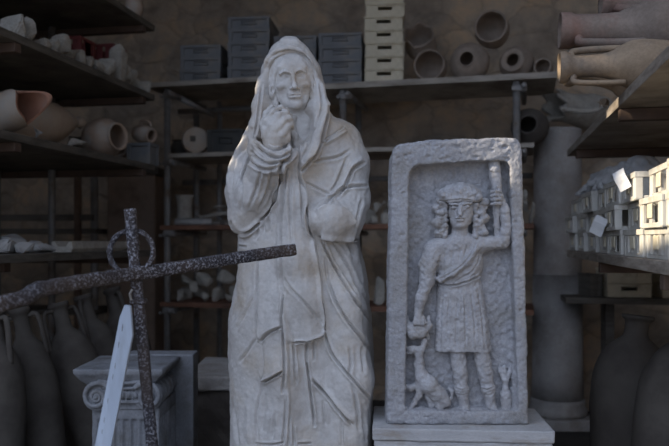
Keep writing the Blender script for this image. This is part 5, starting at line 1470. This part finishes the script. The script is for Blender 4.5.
bm = bmesh.new(); bm_lathe(bm, catmull([(0, -.31), (.06, -.30), (.11, -.22), (.138, -.08), (.138, .05), (.115, .17), (.075, .27), (.040, .34), (.026, .365)], 4), 44, axis_matrix(axT)); from_bm('body', bm, M['terra_pale'], toe, smooth=True)
bm = bmesh.new(); bm_lathe(bm, [(.018, .35), (.032, .37), (.038, .40), (.030, .42), (.014, .425), (.012, .405), (0, .40)], 24, axis_matrix(axT)); from_bm('toe_knob', bm, M['terra_pale'], toe, smooth=True)
bm = bmesh.new(); bm_tube(bm, [axis_matrix(axT) @ Vector(v) for v in ((.05, .06, .25), (.07, .07, .28), (.05, .045, .32))], .008, 8); from_bm('handle_stub', bm, M['terra'], toe, smooth=True)
settle(toe, zl2)
GL = 'pots on the middle left shelf'
pot('jar', 'dim grey pot standing behind the pointed amphora toe', left_pt(80, .40, .078), (.1, -.2, .97), jar_prof(.085, .06, .155), 'terra_dark', group=GL)
rock('sherd', left_pt(77, .07, .001), (.10, .16, .075), 320, 'rubble', 'grey rough lump under the pointed amphora toe', None, ANG, cat='stone')
pot('jar', 'round buff pot with its mouth turned to the right on the left shelf', left_pt(103, .14, .122), (.90, -.44, .04), jar_prof(.122, .074, .25, .008), 'terra', group=GL)
pot('jar', 'red terracotta pot half hidden behind the round buff pot', left_pt(117, .34, .085), (.3, -.8, .5), jar_prof(.082, .05, .16), 'terra', group=GL)
jj = empty('jug', left_pt(143, .09, .21), 'small reddish jug with a dark mouth lying on the bluish box at the shelf end', 'jug')
bm = bmesh.new(); bm_lathe(bm, jar_prof(.062, .036, .17, .010), 28, axis_matrix((.82, -.52, -.18))); from_bm('body', bm, M['terra'], jj, smooth=True)
bm = bmesh.new(); bm_tube(bm, catmull([(-.02, -.01, .062), (.0, -.02, .088), (.05, -.045, .075), (.065, -.05, .04)], 4), .008, 8); from_bm('handle', bm, M['terra'], jj, smooth=True)
bx2 = crate_mesh('box', .17, .15, .145, 0, True, False); bx2.materials.append(M['grey_plastic'])
o = bpy.data.objects.new('box', bx2); COL.objects.link(o); o.location = left_pt(143, .10, .001); o.rotation_euler = (0, 0, ANG); tag(o, 'small bluish grey box at the far end of the middle left shelf', 'box')
rock('sherd', left_pt(37, .04, .001), (.03, .05, .025), 322, 'rubble_white', 'tiny white chip on the shelf edge below the broken amphora', None, cat='sherd')
# dull red crates behind the fragments, brown pot up top
rm = crate_mesh('crate', .20, .19, .31, 3); rm.materials.append(M['red_plastic'])
for px, sb, lab in ((74, .42, 'dull red plastic crate behind the fragments, left of two'), (106, .31, 'dull red plastic crate behind the fragments, right of two')):
    o = bpy.data.objects.new('crate', rm); COL.objects.link(o); p = side_pt(EL, NL, px, sb); p.z = LZ[1] + .001; o.location = p; o.rotation_euler = (0, 0, ANG); tag(o, lab, 'crate', 'red crates on the upper left shelf')
p = side_pt(EL, NL, 134, .08); p.z = LZ[0] + .075
pot('jar', 'orange-brown jar on the topmost left shelf, cut by the photo top', p, (0, 0, 1), jar_prof(.06, .045, .15), 'terra')

# ------------------------------------------------------------------ brown pier and the low rack seen through the left shelves
pD = 5.95
px0, px1 = [(q_ - CX) / F_PX * pD for q_ in (107, 155)]
pier = empty('pier', ((px0 + px1) / 2, pD + .19, 0), 'square brown plastered pier behind the iron cross', 'pier'); hw_ = (px1 - px0) / 2
bm = bmesh.new(); bm_box(bm, (-hw_, -.19, 0), (hw_, .19, 1.87), .012); from_bm('pier_shaft', bm, M['pier'], pier)
bm = bmesh.new(); bm_box(bm, (-hw_ - .03, -.22, 1.87), (hw_ + .03, .22, 1.93), .01); from_bm('pier_cap', bm, M['wood_dark'], pier)
lk = empty('shelf_rack', (-2.2, 6.1, 0), 'dim timber rack against the back wall seen between the left shelves', 'rack', rot=(0, 0, math.radians(-6)))
for z_ in (1.44, .80): from_bm('shelf_board', boxm((-.85, -.2, z_ - .04), (.35, .25, z_)), M['wood_dark'], lk)
from_bm('rail', boxm((-.85, -.24, 1.50), (.35, -.21, 1.55)), M['wood_dark'], lk)
from_bm('upright', boxm((.20, -.25, 0), (.245, -.205, 1.9)), M['wood_brown'], lk)
from_bm('upright', rod((.31, -.12, 0), (.31, -.12, 1.9), .03), M['steel'], lk, smooth=True)
from_bm('upright', boxm((-.83, -.19, 0), (-.78, -.14, 1.44)), M['wood_brown'], lk)

for o in [q_ for q_ in bpy.data.objects if q_.parent is None and q_.get('group') == GL]: settle(o, zl2)

for o in [q_ for q_ in bpy.data.objects if q_.parent is None]:
    l_ = o.get('label', '')
    for key, z_ in (('round pale', 0), ('pale round jar', ZB), ('jug lying with', ZB), ('dim squat', ZB), ('flared rim', ZC), ('orange-brown jar', LZ[0]), ('wide-mouthed open', ZA2), ('round jar with a small', ZA2), ('thick pale ring', ZA2), ('smallest jar', ZA2),
                    ('buff amphora at the shelf edge', zs), ('slim buff amphora', zs), ('dim rounded jar piled', ct)):
        if z_ and l_.startswith(key) or (z_ and key in l_ and len(key) > 9 and key not in ('round pale',)): settle(o, z_)
